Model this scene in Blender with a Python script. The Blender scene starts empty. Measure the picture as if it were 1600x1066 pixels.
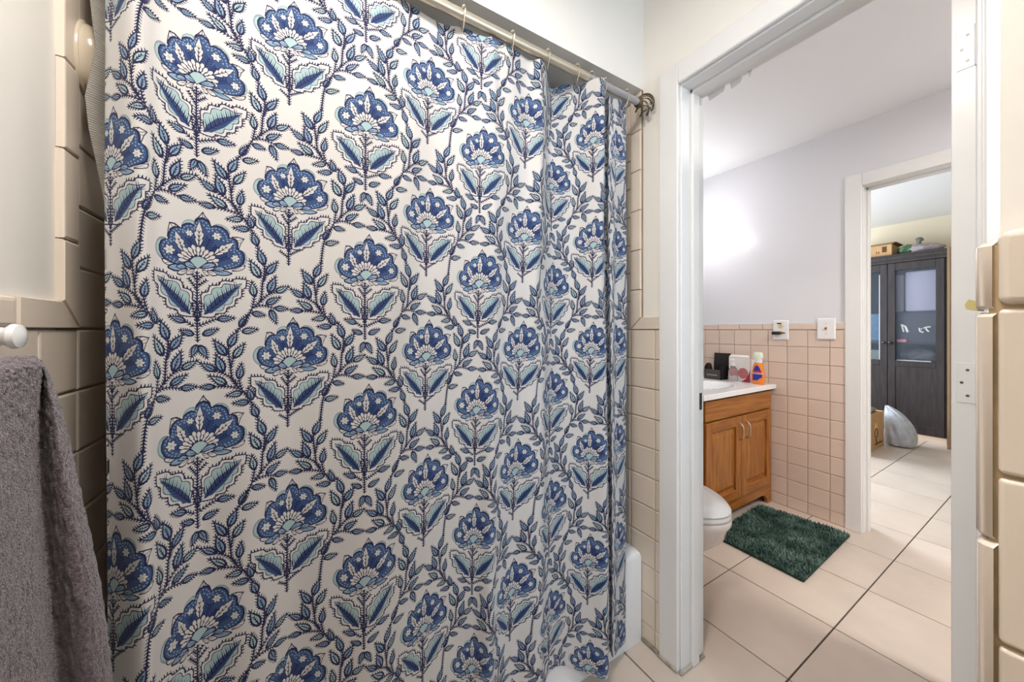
import bpy, bmesh, math, random
import numpy as np
from mathutils import Vector, Matrix
from mathutils.geometry import delaunay_2d_cdt

random.seed(7)
SC = bpy.context.scene
COL = SC.collection
R = math.radians

# ------------------------------------------------------------------ camera
EYE = 1.17
cam_d = bpy.data.cameras.new('camera')
cam_d.sensor_width = 36.0
cam_d.lens = 550.0 / 1600.0 * 36.0
cam_d.shift_y = -17.0 / 1600.0
cam_d.clip_start = 0.02
cam = bpy.data.objects.new('camera', cam_d)
cam.location = (0, 0, EYE)
cam.rotation_euler = (R(90), 0, R(-31.0))
COL.objects.link(cam)
SC.camera = cam

# ------------------------------------------------------------------ colour management, world
SC.view_settings.view_transform = 'Standard'
SC.view_settings.look = 'None'
SC.view_settings.exposure = 0.0
SC.view_settings.gamma = 1.0
SC.view_settings.use_curve_mapping = False
world = bpy.data.worlds.new('world')
SC.world = world
world.use_nodes = True
world.node_tree.nodes['Background'].inputs[0].default_value = (0.75, 0.85, 1.0, 1)
world.node_tree.nodes['Background'].inputs[1].default_value = 1.0

def area_light(name, loc, rot, sx, sy, power, col, shape='RECTANGLE', spread=180):
    d = bpy.data.lights.new(name, 'AREA')
    d.shape = shape
    d.size = sx
    d.size_y = sy
    d.energy = power
    d.color = col
    d.spread = R(spread)
    o = bpy.data.objects.new(name, d)
    o.location = loc
    o.rotation_euler = rot
    COL.objects.link(o)
    return o

# daylight arriving through the windows (each sits in a window opening built below)
area_light('window_daylight', (0.81, -1.19, 1.45), (R(90), 0, 0), 0.46, 0.84, 13, (0.64, 0.81, 1.0))
area_light('window_daylight', (4.2, 2.96, 1.5), (R(-90), 0, 0), 1.5, 1.3, 120, (0.80, 0.90, 1.0))

# ------------------------------------------------------------------ materials
def srgb(r, g, b):
    def f(c):
        c /= 255.0
        return c / 12.92 if c <= 0.04045 else ((c + 0.055) / 1.055) ** 2.4
    return (f(r), f(g), f(b), 1.0)

MATS = {}
def mat(name, col, rough=0.5, metal=0.0, var=0.0, vscale=6.0, bump=0.0, bscale=60.0, spec=0.5, col2=None,
        stretch=None, detail=4.0, trans=0.0, alpha=1.0, coat=0.0, emit=None, estr=0.0, randv=0.0, sheen=0.0):
    if name in MATS:
        return MATS[name]
    m = bpy.data.materials.new(name)
    m.use_nodes = True
    nt = m.node_tree
    b = nt.nodes['Principled BSDF']
    b.inputs['Roughness'].default_value = rough
    b.inputs['Metallic'].default_value = metal
    b.inputs['Specular IOR Level'].default_value = spec
    b.inputs['Base Color'].default_value = col
    if trans: b.inputs['Transmission Weight'].default_value = trans
    if alpha < 1: b.inputs['Alpha'].default_value = alpha
    if coat: b.inputs['Coat Weight'].default_value = coat
    if sheen: b.inputs['Sheen Weight'].default_value = sheen
    if emit:
        b.inputs['Emission Color'].default_value = emit
        b.inputs['Emission Strength'].default_value = estr
    tc = nt.nodes.new('ShaderNodeTexCoord')
    vec = tc.outputs['Object']
    if stretch:
        mp = nt.nodes.new('ShaderNodeMapping')
        mp.inputs['Scale'].default_value = stretch
        nt.links.new(vec, mp.inputs['Vector'])
        vec = mp.outputs['Vector']
    out = None
    if var > 0 or col2:
        n = nt.nodes.new('ShaderNodeTexNoise')
        n.inputs['Scale'].default_value = vscale
        n.inputs['Detail'].default_value = detail
        nt.links.new(vec, n.inputs['Vector'])
        rp = nt.nodes.new('ShaderNodeValToRGB')
        rp.color_ramp.elements[0].position = 0.35
        rp.color_ramp.elements[1].position = 0.65
        c2 = col2 or tuple(max(0, c * (1 - var)) for c in col[:3]) + (1,)
        rp.color_ramp.elements[0].color = c2
        rp.color_ramp.elements[1].color = col
        nt.links.new(n.outputs['Fac'], rp.inputs['Fac'])
        out = rp.outputs['Color']
        nt.links.new(out, b.inputs['Base Color'])
    if randv > 0:
        oi = nt.nodes.new('ShaderNodeObjectInfo')
        hs = nt.nodes.new('ShaderNodeHueSaturation')
        mr = nt.nodes.new('ShaderNodeMapRange')
        mr.inputs['To Min'].default_value = 1 - randv
        mr.inputs['To Max'].default_value = 1 + randv * 0.5
        nt.links.new(oi.outputs['Random'], mr.inputs['Value'])
        nt.links.new(mr.outputs['Result'], hs.inputs['Value'])
        if out: nt.links.new(out, hs.inputs['Color'])
        else: hs.inputs['Color'].default_value = col
        nt.links.new(hs.outputs['Color'], b.inputs['Base Color'])
    if bump > 0:
        n2 = nt.nodes.new('ShaderNodeTexNoise')
        n2.inputs['Scale'].default_value = bscale
        n2.inputs['Detail'].default_value = 3
        nt.links.new(vec, n2.inputs['Vector'])
        bp = nt.nodes.new('ShaderNodeBump')
        bp.inputs['Strength'].default_value = bump
        bp.inputs['Distance'].default_value = 0.004
        nt.links.new(n2.outputs['Fac'], bp.inputs['Height'])
        nt.links.new(bp.outputs['Normal'], b.inputs['Normal'])
    MATS[name] = m
    return m

M_WALL = mat('wall_paint', srgb(240, 236, 229), 0.42, var=0.03, vscale=3, bump=0.10, bscale=45)
M_WALLB = mat('vanity_wall_paint', srgb(222, 222, 226), 0.22, bump=0.02, bscale=30)
M_CEIL = mat('ceiling_paint', srgb(235, 235, 236), 0.35, bump=0.03, bscale=40)
M_WALLY = mat('warm_lit_bedroom_wall', srgb(226, 212, 184), 0.6, bump=0.05, bscale=40)  # yellow cast of the room's lighting is put into this wall colour
M_TRIM = mat('trim_paint', srgb(232, 231, 229), 0.30, var=0.03, vscale=5, bump=0.06, bscale=30)
M_TILE = mat('cream_glazed_tile', srgb(226, 212, 196), 0.12, var=0.06, vscale=4, bump=0.04, bscale=9, randv=0.05)
M_TILEP = mat('pinkish_glazed_tile', srgb(222, 200, 184), 0.14, var=0.05, vscale=4, bump=0.04, bscale=9, randv=0.04)
M_GROUT = mat('grout', srgb(168, 148, 126), 0.85, var=0.25, vscale=14, bump=0.3, bscale=120)
M_FLOOR = mat('floor_tile_glaze', srgb(214, 199, 185), 0.30, col2=srgb(200, 184, 170), vscale=3.0, stretch=(1.0, 2.4, 1),
              detail=8, bump=0.05, bscale=12, randv=0.03)
M_FGROUT = mat('floor_grout', srgb(78, 68, 60), 0.9, var=0.2, vscale=20)
M_TUB = mat('tub_enamel', srgb(236, 236, 236), 0.15, coat=0.3)
M_PORC = mat('toilet_porcelain', srgb(238, 228, 222), 0.12, coat=0.3)
M_SEAT = mat('toilet_seat_plastic', srgb(240, 240, 240), 0.2)
M_OAK = mat('oak_wood', srgb(172, 112, 48), 0.35, col2=srgb(140, 82, 30), vscale=5, stretch=(14, 14, 1.2), detail=8, bump=0.08, bscale=14)
M_OAKH = mat('oak_wood_horizontal', srgb(172, 112, 48), 0.35, col2=srgb(140, 82, 30), vscale=5, stretch=(1.2, 14, 14), detail=8, bump=0.08, bscale=14)
M_DARKV = mat('toe_space', srgb(40, 26, 16), 0.9)
M_NICKEL = mat('brushed_nickel', srgb(200, 188, 172), 0.28, metal=1.0)
M_CHROME = mat('chrome', srgb(225, 225, 228), 0.1, metal=1.0)
M_ROD = mat('satin_nickel_rod', srgb(206, 196, 176), 0.33, metal=0.85, var=0.06, vscale=9)
M_BRONZE = mat('antique_pewter', srgb(120, 104, 84), 0.35, metal=0.85, var=0.3, vscale=60)
M_COUNTER = mat('cultured_marble', srgb(244, 244, 244), 0.15, var=0.02, vscale=4)
M_PLATE = mat('plate_plastic', srgb(236, 234, 234), 0.3)
M_ALMOND = mat('almond_plastic', srgb(224, 206, 160), 0.35)
M_BLACK = mat('black_plastic', srgb(24, 23, 24), 0.4, var=0.2, vscale=20)
M_CHAR = mat('charcoal_card', srgb(74, 68, 68), 0.7, var=0.1, vscale=20)
M_BLKCARD = mat('black_card', srgb(32, 28, 28), 0.75, var=0.1, vscale=20)
M_LETTER = mat('pale_lettering', srgb(196, 186, 180), 0.6)
M_CARD = mat('cardboard', srgb(190, 150, 106), 0.85, var=0.12, vscale=7, bump=0.1, bscale=80)
M_PRINT = mat('brown_print', srgb(92, 62, 40), 0.9)
M_WHITEB = mat('white_carton', srgb(236, 232, 228), 0.5)
M_PINK = mat('pink_print', srgb(206, 120, 122), 0.5, var=0.15, vscale=40)
M_RED = mat('red_print', srgb(176, 36, 62), 0.5)
M_ORANGE = mat('orange_soap', srgb(238, 132, 26), 0.15, coat=0.4)
M_BLUEL = mat('blue_label', srgb(26, 44, 140), 0.35)
M_REDL = mat('red_label_lettering', srgb(205, 40, 44), 0.4)
M_CAPW = mat('pale_green_cap', srgb(226, 232, 214), 0.35)
M_CLEAR = mat('clear_plastic', srgb(244, 240, 240), 0.05, trans=0.92)
M_CABD = mat('black_brown_wood', srgb(58, 50, 49), 0.40, col2=srgb(42, 37, 37), vscale=5, stretch=(9, 9, 1), bump=0.06, bscale=20)
M_CABS = mat('brown_side_board', srgb(146, 116, 84), 0.5, var=0.1, vscale=5, stretch=(9, 9, 1))
M_GLASS = mat('cabinet_glass', srgb(120, 132, 144), 0.04, alpha=0.12, spec=0.8)
M_PLASTBAG = mat('grey_plastic_bag', srgb(186, 190, 197), 0.3, var=0.22, vscale=16, bump=1.0, bscale=34)
M_GREENB = mat('green_bag_contents', srgb(92, 128, 92), 0.5, var=0.4, vscale=20)
M_PURPB = mat('mauve_bag_contents', srgb(172, 160, 160), 0.4, var=0.3, vscale=25, bump=0.4, bscale=30)
M_CERAM = mat('cream_ceramic', srgb(214, 200, 178), 0.15, coat=0.3)
M_LINER = None
M_CAULK = mat('grimy_caulk', srgb(186, 178, 164), 0.7, col2=srgb(96, 82, 58), vscale=16)
M_STAIN = mat('brown_grout_line', srgb(188, 164, 126), 0.8, var=0.3, vscale=30)
M_YELLOW = mat('yellowed_ceramic', srgb(206, 192, 130), 0.3, var=0.1, vscale=30)
M_LAMP = mat('lamp_glass', srgb(255, 250, 240), 0.4, emit=(1, 0.95, 0.88, 1), estr=4.0)
M_GREY = mat('grey_plastic', srgb(130, 130, 128), 0.5)
M_BULB = mat('lit_bulb', srgb(255, 250, 245), 0.4, emit=(1, 0.96, 0.93, 1), estr=14.0)

# ------------------------------------------------------------------ object helpers
def tag(o, label=None, cat=None, group=None, kind=None):
    if label: o['label'] = label
    if cat: o['category'] = cat
    if group: o['group'] = group
    if kind: o['kind'] = kind
    return o

def empty(name, loc=(0, 0, 0), rz=0):
    o = bpy.data.objects.new(name, None)
    o.location = loc
    o.rotation_euler = (0, 0, rz)
    o.empty_display_size = 0.05
    COL.objects.link(o)
    return o

def link(name, me, m=None, parent=None, loc=None, rz=None):
    o = bpy.data.objects.new(name, me)
    if m and not me.materials:
        for mm in (m if isinstance(m, (list, tuple)) else [m]):
            me.materials.append(mm)
    COL.objects.link(o)
    if parent: o.parent = parent
    if loc is not None: o.location = loc
    if rz is not None: o.rotation_euler = (0, 0, rz)
    return o

class MB:
    """collects boxes, tubes, lathes ... into one bmesh"""
    def __init__(s): s.bm = bmesh.new()
    def box(s, x0, x1, y0, y1, z0, z1, bev=0.0, seg=1):
        r = bmesh.ops.create_cube(s.bm, size=1.0)
        vs = r['verts']
        for v in vs:
            v.co = Vector(((x0 + x1) / 2 + v.co.x * (x1 - x0), (y0 + y1) / 2 + v.co.y * (y1 - y0), (z0 + z1) / 2 + v.co.z * (z1 - z0)))
        if bev > 0:
            es = list({e for v in vs for e in v.link_edges})
            bmesh.ops.bevel(s.bm, geom=es, offset=bev, segments=seg, affect='EDGES', profile=0.5)
        return s
    def tube(s, pts, r, n=10, cap=True, radii=None, closed=False):
        pts = [Vector(p) for p in pts]
        k = len(pts)
        rings = []
        up = None
        for i, p in enumerate(pts):
            if closed: t = (pts[(i + 1) % k] - pts[i - 1])
            elif i == 0: t = pts[1] - p
            elif i == k - 1: t = p - pts[i - 1]
            else: t = pts[i + 1] - pts[i - 1]
            t.normalize()
            if up is None:
                up = Vector((0, 0, 1)) if abs(t.z) < 0.9 else Vector((1, 0, 0))
            a = (up - t * up.dot(t)).normalized()
            up = a
            b = t.cross(a)
            rr = radii[i] if radii else r
            rings.append([s.bm.verts.new(p + (a * math.cos(2 * math.pi * j / n) + b * math.sin(2 * math.pi * j / n)) * rr) for j in range(n)])
        m = k if closed else k - 1
        for i in range(m):
            A, B = rings[i], rings[(i + 1) % k]
            for j in range(n):
                s.bm.faces.new((A[j], A[(j + 1) % n], B[(j + 1) % n], B[j]))
        if cap and not closed:
            s.bm.faces.new(rings[0][::-1]); s.bm.faces.new(rings[-1])
        return s
    def lathe(s, prof, c=(0, 0, 0), n=24, axis='z', sx=1.0, sy=1.0):
        rings = []
        for (r, h) in prof:
            ring = []
            for j in range(n):
                a = 2 * math.pi * j / n
                p = (r * math.cos(a) * sx, r * math.sin(a) * sy, h)
                if axis == 'x': p = (p[2], p[0], p[1])
                if axis == 'y': p = (p[0], p[2], p[1])
                ring.append(s.bm.verts.new((p[0] + c[0], p[1] + c[1], p[2] + c[2])))
            rings.append(ring)
        for A, B in zip(rings[:-1], rings[1:]):
            for j in range(n):
                s.bm.faces.new((A[j], A[(j + 1) % n], B[(j + 1) % n], B[j]))
        s.bm.faces.new(rings[0][::-1]); s.bm.faces.new(rings[-1])
        return s
    def loft(s, rings, capa=True, capb=True):
        R_ = [[s.bm.verts.new(p) for p in r] for r in rings]
        n = len(R_[0])
        for A, B in zip(R_[:-1], R_[1:]):
            for j in range(n):
                s.bm.faces.new((A[j], A[(j + 1) % n], B[(j + 1) % n], B[j]))
        if capa: s.bm.faces.new(R_[0][::-1])
        if capb: s.bm.faces.new(R_[-1])
        return s
    def prism(s, pts, axis, a, b):
        """extrude a 2-D outline; axis 'x': pts are (y,z); 'y': (x,z); 'z': (x,y)"""
        def P(p, d):
            return {'x': (d, p[0], p[1]), 'y': (p[0], d, p[1]), 'z': (p[0], p[1], d)}[axis]
        return s.loft([[P(p, a) for p in pts], [P(p, b) for p in pts]])
    def ball(s, c, rx, ry=None, rz=None, u=14, v=9):
        ry = ry or rx; rz = rz or rx
        r = bmesh.ops.create_uvsphere(s.bm, u_segments=u, v_segments=v, radius=1.0)
        for vv in r['verts']:
            vv.co = Vector((c[0] + vv.co.x * rx, c[1] + vv.co.y * ry, c[2] + vv.co.z * rz))
        return s
    def build(s, name, m=None, parent=None, loc=None, rz=None, smooth=False, angle=None):
        bmesh.ops.recalc_face_normals(s.bm, faces=s.bm.faces[:])
        me = bpy.data.meshes.new(name)
        if smooth:
            for f in s.bm.faces: f.smooth = True
            for e in s.bm.edges:
                if len(e.link_faces) == 2 and e.calc_face_angle(0) > R(angle or 40): e.smooth = False
        s.bm.to_mesh(me)
        s.bm.free()
        return link(name, me, m, parent, loc, rz)

def rel(o):
    """part of an Empty that is not at the origin: keep world coordinates"""
    p = o.parent
    bpy.context.view_layer.update()
    o.matrix_parent_inverse = p.matrix_world.inverted()
    return o

TILE_CACHE = {}
def tile_mesh(name, w, h, d, b, m):
    """chamfered slab, front towards -Y, centred in x and z, back at y=0"""
    key = (name, round(w, 4), round(h, 4), round(d, 4), round(b, 4), m.name)
    if key in TILE_CACHE: return TILE_CACHE[key]
    x, z = w / 2, h / 2
    b2 = b * 0.45
    V = [(-x, 0, -z), (x, 0, -z), (x, 0, z), (-x, 0, z)]
    V += [(px, -d + b, pz) for px, _, pz in V[:4]]
    V += [(px * (1 - b2 / x), -d + b * 0.3, pz * (1 - b2 / z)) for px, _, pz in V[:4]]
    V += [(px * (1 - 1.4 * b / x), -d, pz * (1 - 1.4 * b / z)) for px, _, pz in V[:4]]
    F = []
    for k in (0, 4, 8):
        for j in range(4):
            F.append((k + j, k + (j + 1) % 4, k + 4 + (j + 1) % 4, k + 4 + j))
    F.append((12, 13, 14, 15))
    me = bpy.data.meshes.new(name)
    me.from_pydata(V, [], F)
    me.materials.append(m)
    TILE_CACHE[key] = me
    return me

def wall_tile(parent, face, plane, a0, a1, z0, z1, m, gap=0.0022, d=0.008, b=0.003, name='tile'):
    """face: '-x' or '+x': the tile lies on x=plane and spans a (y) and z"""
    w, h = a1 - a0 - gap, z1 - z0 - gap
    if w < 0.006 or h < 0.006: return
    me = tile_mesh(name, w, h, d, b, m)
    rz = R(-90) if face == '-x' else R(90)
    j = random.uniform(-0.0006, 0.0006)
    return link(name, me, None, parent, (plane + j, (a0 + a1) / 2, (z0 + z1) / 2), rz)

# ================================================================== ROOM SHELL
XD, XD2 = 1.115, 1.24          # door wall faces
XF, XF2 = 2.77, 2.89           # vanity wall faces
XL = -0.35
YD0, YD1, ZD = 0.115, 0.732, 2.005   # doorway
CAPT, CAPB = 1.218, 1.172
P = 0.110

def struct(name, mb, m, **k):
    o = mb.build(name, m, **k)
    return tag(o, kind='structure')

# floor: bed plus separate tiles
fl = struct('floor', MB().box(-0.6, 6.3, -1.9, 3.2, -0.06, -0.004), M_FGROUT)
FP = 0.394
gx0, gy0 = 1.008, 0.140
for i in range(-4, 14):
    for j in range(-5, 7):
        x0, y0 = gx0 + i * FP, gy0 + j * FP
        x1, y1 = x0 + FP, y0 + FP
        # keep what lies in the three rooms
        room1 = x0 < 1.24 and x1 > -0.4 and y0 < 0.9 and y1 > -0.5
        room2 = x1 > 1.1 and x0 < 2.9 and y1 > -0.3 and y0 < 1.7
        room3 = x1 > 2.8 and x0 < 6.1 and y1 > -0.2 and y0 < 2.2
        if not (room1 or room2 or room3): continue
        me = tile_mesh('floor_tile', FP - 0.005, FP - 0.005, 0.005, 0.0012, M_FLOOR)
        o = link('tile', me, None, fl, ((x0 + x1) / 2, (y0 + y1) / 2, -0.005))
        o.rotation_euler = (R(-90), 0, random.choice((0, R(180))))

# ceilings
struct('ceiling', MB().box(-0.6, XF2 - 0.06, -1.75, 1.8, 2.42, 2.5).box(XD2 - 0.03, XF2 - 0.06, -1.75, 1.8, 2.375, 2.42)
       .box(XF2 - 0.06, 6.3, -1.75, 3.2, 2.42, 2.5), M_CEIL)

# left wall of the bathing room
wl = struct('wall_left', MB().box(XL - 0.12, XL, -1.7, 1.72, 0, 2.42), M_WALL)
MB().box(XL, XL + 0.004, 0.2, 0.888, 0, CAPB).box(XL, XL + 0.004, 0.894, 1.64, 0, 2.08).build('grout_bed', M_GROUT, wl)
def wainscot(parent, face, plane, ya, yb, ystart, m, zb=0.0, cap=True):
    """square tiles from the cap down; columns counted from ystart"""
    k0 = int(math.floor((ya - ystart) / P + 1e-6)); k1 = int(math.ceil((yb - ystart) / P - 1e-6))
    for k in range(k0, k1):
        a, b = max(ystart + k * P, ya), min(ystart + (k + 1) * P, yb)
        z = CAPB
        while z > zb + 0.005:
            wall_tile(parent, face, plane, a, b, max(z - P, zb), z, m)
            z -= P
wainscot(wl, '+x', XL, 0.50, 1.27, 0.942, M_TILE)
def mitre(parent, plane, sg, ya):
    g = 0.0012
    for nm, pts in (('cap_tile', [(ya + g, CAPB + g), (0.942 - 2 * g, CAPB + g), (0.892 - g, CAPT), (ya + g, CAPT)]),
                    ('trim_tile', [(0.892 + g, CAPT + g), (0.942 - g, CAPB + 2 * g), (0.942 - g, CAPB + 0.152 - g), (0.892 + g, CAPB + 0.152 - g)])):
        cy = sum(p[0] for p in pts) / 4; cz_ = sum(p[1] for p in pts) / 4
        q = [(cy + (p[0] - cy) * 0.95, cz_ + (p[1] - cz_) * 0.94) for p in pts]
        MB().loft([[(plane, p[0], p[1]) for p in pts], [(plane + sg * 0.0085, p[0], p[1]) for p in pts], [(plane + sg * 0.011, p[0], p[1]) for p in q]]).build(nm, M_TILE, parent)
mitre(wl, XL, 1, 0.78)
y = 0.50
for b in (0.63, 0.78):
    wall_tile(wl, '+x', XL, y, b, CAPB, CAPT, M_TILE, d=0.011, b=0.005, name='cap_tile'); y = b
z = CAPB + 0.152
while z < 2.07:                       # upright trim and the tiles of the bathing recess above the cap
    wall_tile(wl, '+x', XL, 0.892, 0.942, z, min(z + 0.152, 2.08), M_TILE, d=0.011, b=0.0028, name='trim_tile')
    z += 0.152
z = CAPB
while z < 2.07:
    for k in range(3):
        wall_tile(wl, '+x', XL, 0.942 + k * P, 0.942 + (k + 1) * P, z, min(z + P, 2.08), M_TILE)
    z += P

# recess back wall and bulkhead over the tub
struct('wall_back', MB().box(XL - 0.12, XD2, 1.64, 1.76, 0, 2.42), M_TILE)
struct('wall_bulkhead', MB().box(XL, XD, 0.888, 1.64, 2.08, 2.42), M_WALL)

# wall with the doorway
wd = struct('wall_right', MB().box(XD, XD2, YD1 + 0.018, 1.76, 0, 2.42).box(XD, XD2, -1.7, YD0 - 0.018, 0, 2.42)
            .box(XD, XD2, YD0 - 0.018, YD1 + 0.018, ZD + 0.018, 2.42), M_WALL)
MB().box(XD - 0.004, XD, 0.80, 0.888, 0, CAPB).box(XD - 0.004, XD, 0.888, 1.64, 0, 2.08).build('grout_bed', M_GROUT, wd)
wainscot(wd, '-x', XD, 0.806, 1.162, 0.942, M_TILE)
mitre(wd, XD, -1, 0.806)
z = CAPB + 0.152
while z < 2.07:
    wall_tile(wd, '-x', XD, 0.892, 0.942, z, min(z + 0.152, 2.08), M_TILE, d=0.011, b=0.0028, name='trim_tile')
    z += 0.152
z = CAPB
while z < 2.07:
    for k in range(2):
        wall_tile(wd, '-x', XD, 0.942 + k * P, 0.942 + (k + 1) * P, z, min(z + P, 2.08), M_TILE)
    z += P

# door frame: jambs, stops, casings
def frame(name, x0, x1, ya, yb, zt, near=True, stop=None, cas=0.073, m=M_TRIM, far=True):
    t = empty(name, (0, 0, 0)); tag(t, kind='structure')
    MB().box(x0, x1, yb, yb + 0.018, 0, zt, 0.002).build('jamb', m, t)
    MB().box(x0, x1, ya - 0.018, ya, 0, zt, 0.002).build('jamb', m, t)
    MB().box(x0, x1, ya - 0.018, yb + 0.018, zt, zt + 0.018, 0.002).build('head_jamb', m, t)
    if stop:
        MB().box(stop[0], stop[1], yb - 0.011, yb, 0, zt, 0.002).build('door_stop', m, t)
        MB().box(stop[0], stop[1], ya, ya + 0.011, 0, zt, 0.002).build('door_stop', m, t)
        MB().box(stop[0], stop[1], ya, yb, zt - 0.011, zt, 0.002).build('door_stop', m, t)
    sides = ([(x0 - 0.015, x0)] if near else []) + ([(x1, x1 + 0.015)] if far else [])
    for (a, b) in sides:
        f = b if a < x0 else a
        rv = 0.005
        MB().box(a, b, yb + rv, yb + rv + cas, 0, zt + rv + cas, 0.003).build('casing', m, t)
        MB().box(a, b, ya - rv - cas, ya - rv, 0, zt + rv + cas, 0.003).build('casing', m, t)
        MB().box(a, b, ya - rv + 0.0005, yb + rv - 0.0005, zt + rv, zt + rv + cas, 0.003).build('head_casing', m, t)
    return t
tr1 = frame('trim_1', XD, XD2, YD0, YD1, ZD, stop=(1.165, 1.203))
# strike plate and screw hole on the left jamb, loose paint flakes under the head
MB().box(1.214, 1.234, YD1 - 0.0015, YD1 + 0.001, 0.885, 0.945, 0.0005).box(1.2195, 1.2275, YD1 - 0.003, YD1 - 0.001, 0.903, 0.925).build('strike_plate', M_BLACK, tr1)
fk = MB()
for (a, b, c, d) in ((0.655, 0.715, 1.985, 1.99), (0.60, 0.64, 1.984, 1.989), (0.57, 0.585, 1.99, 1.994)):
    fk.prism([(a, c + 0.02), (b, c + 0.022), (b - 0.006, c - 0.004), (a + 0.004, c + 0.003)], 'x', 1.2415, 1.243)
fk.build('paint_flake', M_TRIM, tr1)
# caulk round the foot of the frame and wall
ck = MB()
ck.box(1.094, 1.10, 0.735, 0.815, 0, 0.012, 0.003)
ck.box(1.10, 1.24, 0.722, 0.733, 0, 0.010, 0.003)
ck.box(1.098, 1.108, 0.815, 0.884, 0, 0.014, 0.004)
ck.build('caulk', M_CAULK, tr1)

# open door seen on its hinge edge
dr = empty('door_1', (1.25, 0.151, 0)); tag(dr, kind='structure')
rel(MB().box(1.246, 1.85, 0.134, 0.169, 0.012, 1.995, 0.0015).build('door_leaf', M_TRIM, dr))
for zc in (1.785, 1.055, 0.22):
    h = rel(MB().box(1.2445, 1.2465, 0.1352, 0.1615, zc - 0.044, zc + 0.044, 0.0006).build('hinge', M_TRIM, dr))
    sb = MB()
    for (yy, zz) in ((0.146, 0.028), (0.154, 0.0), (0.146, -0.028)):
        sb.lathe([(0.0028, 0), (0.0028, 0.0008)], (1.2438, yy, zc + zz), 8, 'x')
    s_ = sb.build('screw', mat('screw_metal', srgb(110, 108, 104), 0.4, metal=0.7), h)
    s_.matrix_parent_inverse = h.matrix_parent_inverse.copy() @ Matrix.Identity(4)
    s_.matrix_parent_inverse = (dr.matrix_world @ h.matrix_parent_inverse @ h.matrix_basis).inverted()
    rel(MB().tube([(1.2435, 0.1325, zc - 0.044), (1.2435, 0.1325, zc + 0.044)], 0.0045, 10).build('hinge_knuckle', M_TRIM, dr))

# nearest wall end on the right, tiled, with rounded corner trim
XS = 0.398
ws = struct('wall_stub', MB().box(XS + 0.008, XS + 0.105, -1.28, 0.034, 0, 2.42), M_WALL)
MB().box(XS - 0.0045, XS + 0.02, -0.6, 0.0375, 0, 1.226).build('grout_bed', M_STAIN, ws)
def soft_tile(name, a0, a1, z0, z1, d, bev):
    o = MB().box(XS - d, XS + 0.004, a0 + 0.0012, a1 - 0.0012, z0 + 0.0012, z1 - 0.0012, bev, 4).build(name, M_TILE, ws)
    for p in o.data.polygons: p.use_smooth = True
    o.modifiers.new('weighted_normals', 'WEIGHTED_NORMAL').weight = 100
    return o
for k in range(0, 3):
    b = 0.0350 - k * P
    z = 1.185
    while z > 0.3:
        soft_tile('tile', b - P, b, z - P, z, 0.008, 0.0032)
        z -= P
for k in range(0, 2):
    b = 0.0350 - k * 0.152
    soft_tile('cap_tile', b - 0.152, b, 1.185, 1.236, 0.010, 0.0055)
def corner_trim(z0, z1, dx=0.0):
    x0, x1, ya, yb = XS - 0.006 + dx, XS + 0.05, 0.0360, 0.0435 + dx * 0.3
    r = 0.0075
    pts = [(x1, ya), (x0 + 0.001, ya)]
    for i in range(6):
        a = R(180 - i * 18)
        pts.append((x0 + r + r * math.cos(a), yb - r + r * math.sin(a)))
    pts.append((x1, yb))
    g = 0.0012
    return MB().loft([[(p[0] + 0.0015, p[1] - 0.001, z0 + g) for p in pts], [(p[0], p[1], z0 + g + 0.002) for p in pts],
                      [(p[0], p[1], z1 - g - 0.003) for p in pts], [(p[0] + 0.003, p[1] - 0.002, z1 - g) for p in pts]])
corner_trim(1.183, 1.230, 0.0).build('trim_tile', M_TILE, ws, smooth=True)
corner_trim(1.031, 1.183, -0.001).build('trim_tile', M_TILE, ws, smooth=True)
corner_trim(0.879, 1.031, -0.0025).build('trim_tile', M_TILE, ws, smooth=True)
corner_trim(0.727, 0.879, -0.001).build('trim_tile', M_TILE, ws, smooth=True)
corner_trim(0.575, 0.727, -0.001).build('trim_tile', M_TILE, ws, smooth=True)
MB().prism([(0.0425, 1.1835), (0.0475, 1.1845), (0.0482, 1.188), (0.0465, 1.1915), (0.0425, 1.1895)], 'x', 0.4, 0.425).build('cap_nub', M_YELLOW, ws)

# wall behind the camera with its window
struct('wall_rear', MB().box(XL - 0.12, 0.56, -1.40, -1.28, 0, 2.42).box(1.06, XD2, -1.40, -1.28, 0, 2.42)
       .box(0.56, 1.06, -1.40, -1.28, 0, 1.0).box(0.56, 1.06, -1.40, -1.28, 1.9, 2.42), M_WALL)
w1 = empty('window_1', (0.81, -1.34, 1.0)); tag(w1, kind='structure')
for (a0, a1, c0, c1) in ((0.56, 0.585, 1.0, 1.9), (1.035, 1.06, 1.0, 1.9)):
    rel(MB().box(a0, a1, -1.37, -1.30, c0, c1, 0.002).build('frame_stile', M_TRIM, w1))
for (c0, c1) in ((1.0, 1.025), (1.435, 1.46), (1.875, 1.9)):
    rel(MB().box(0.5852, 1.0348, -1.365, -1.305, c0, c1, 0.002).build('frame_rail', M_TRIM, w1))

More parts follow.
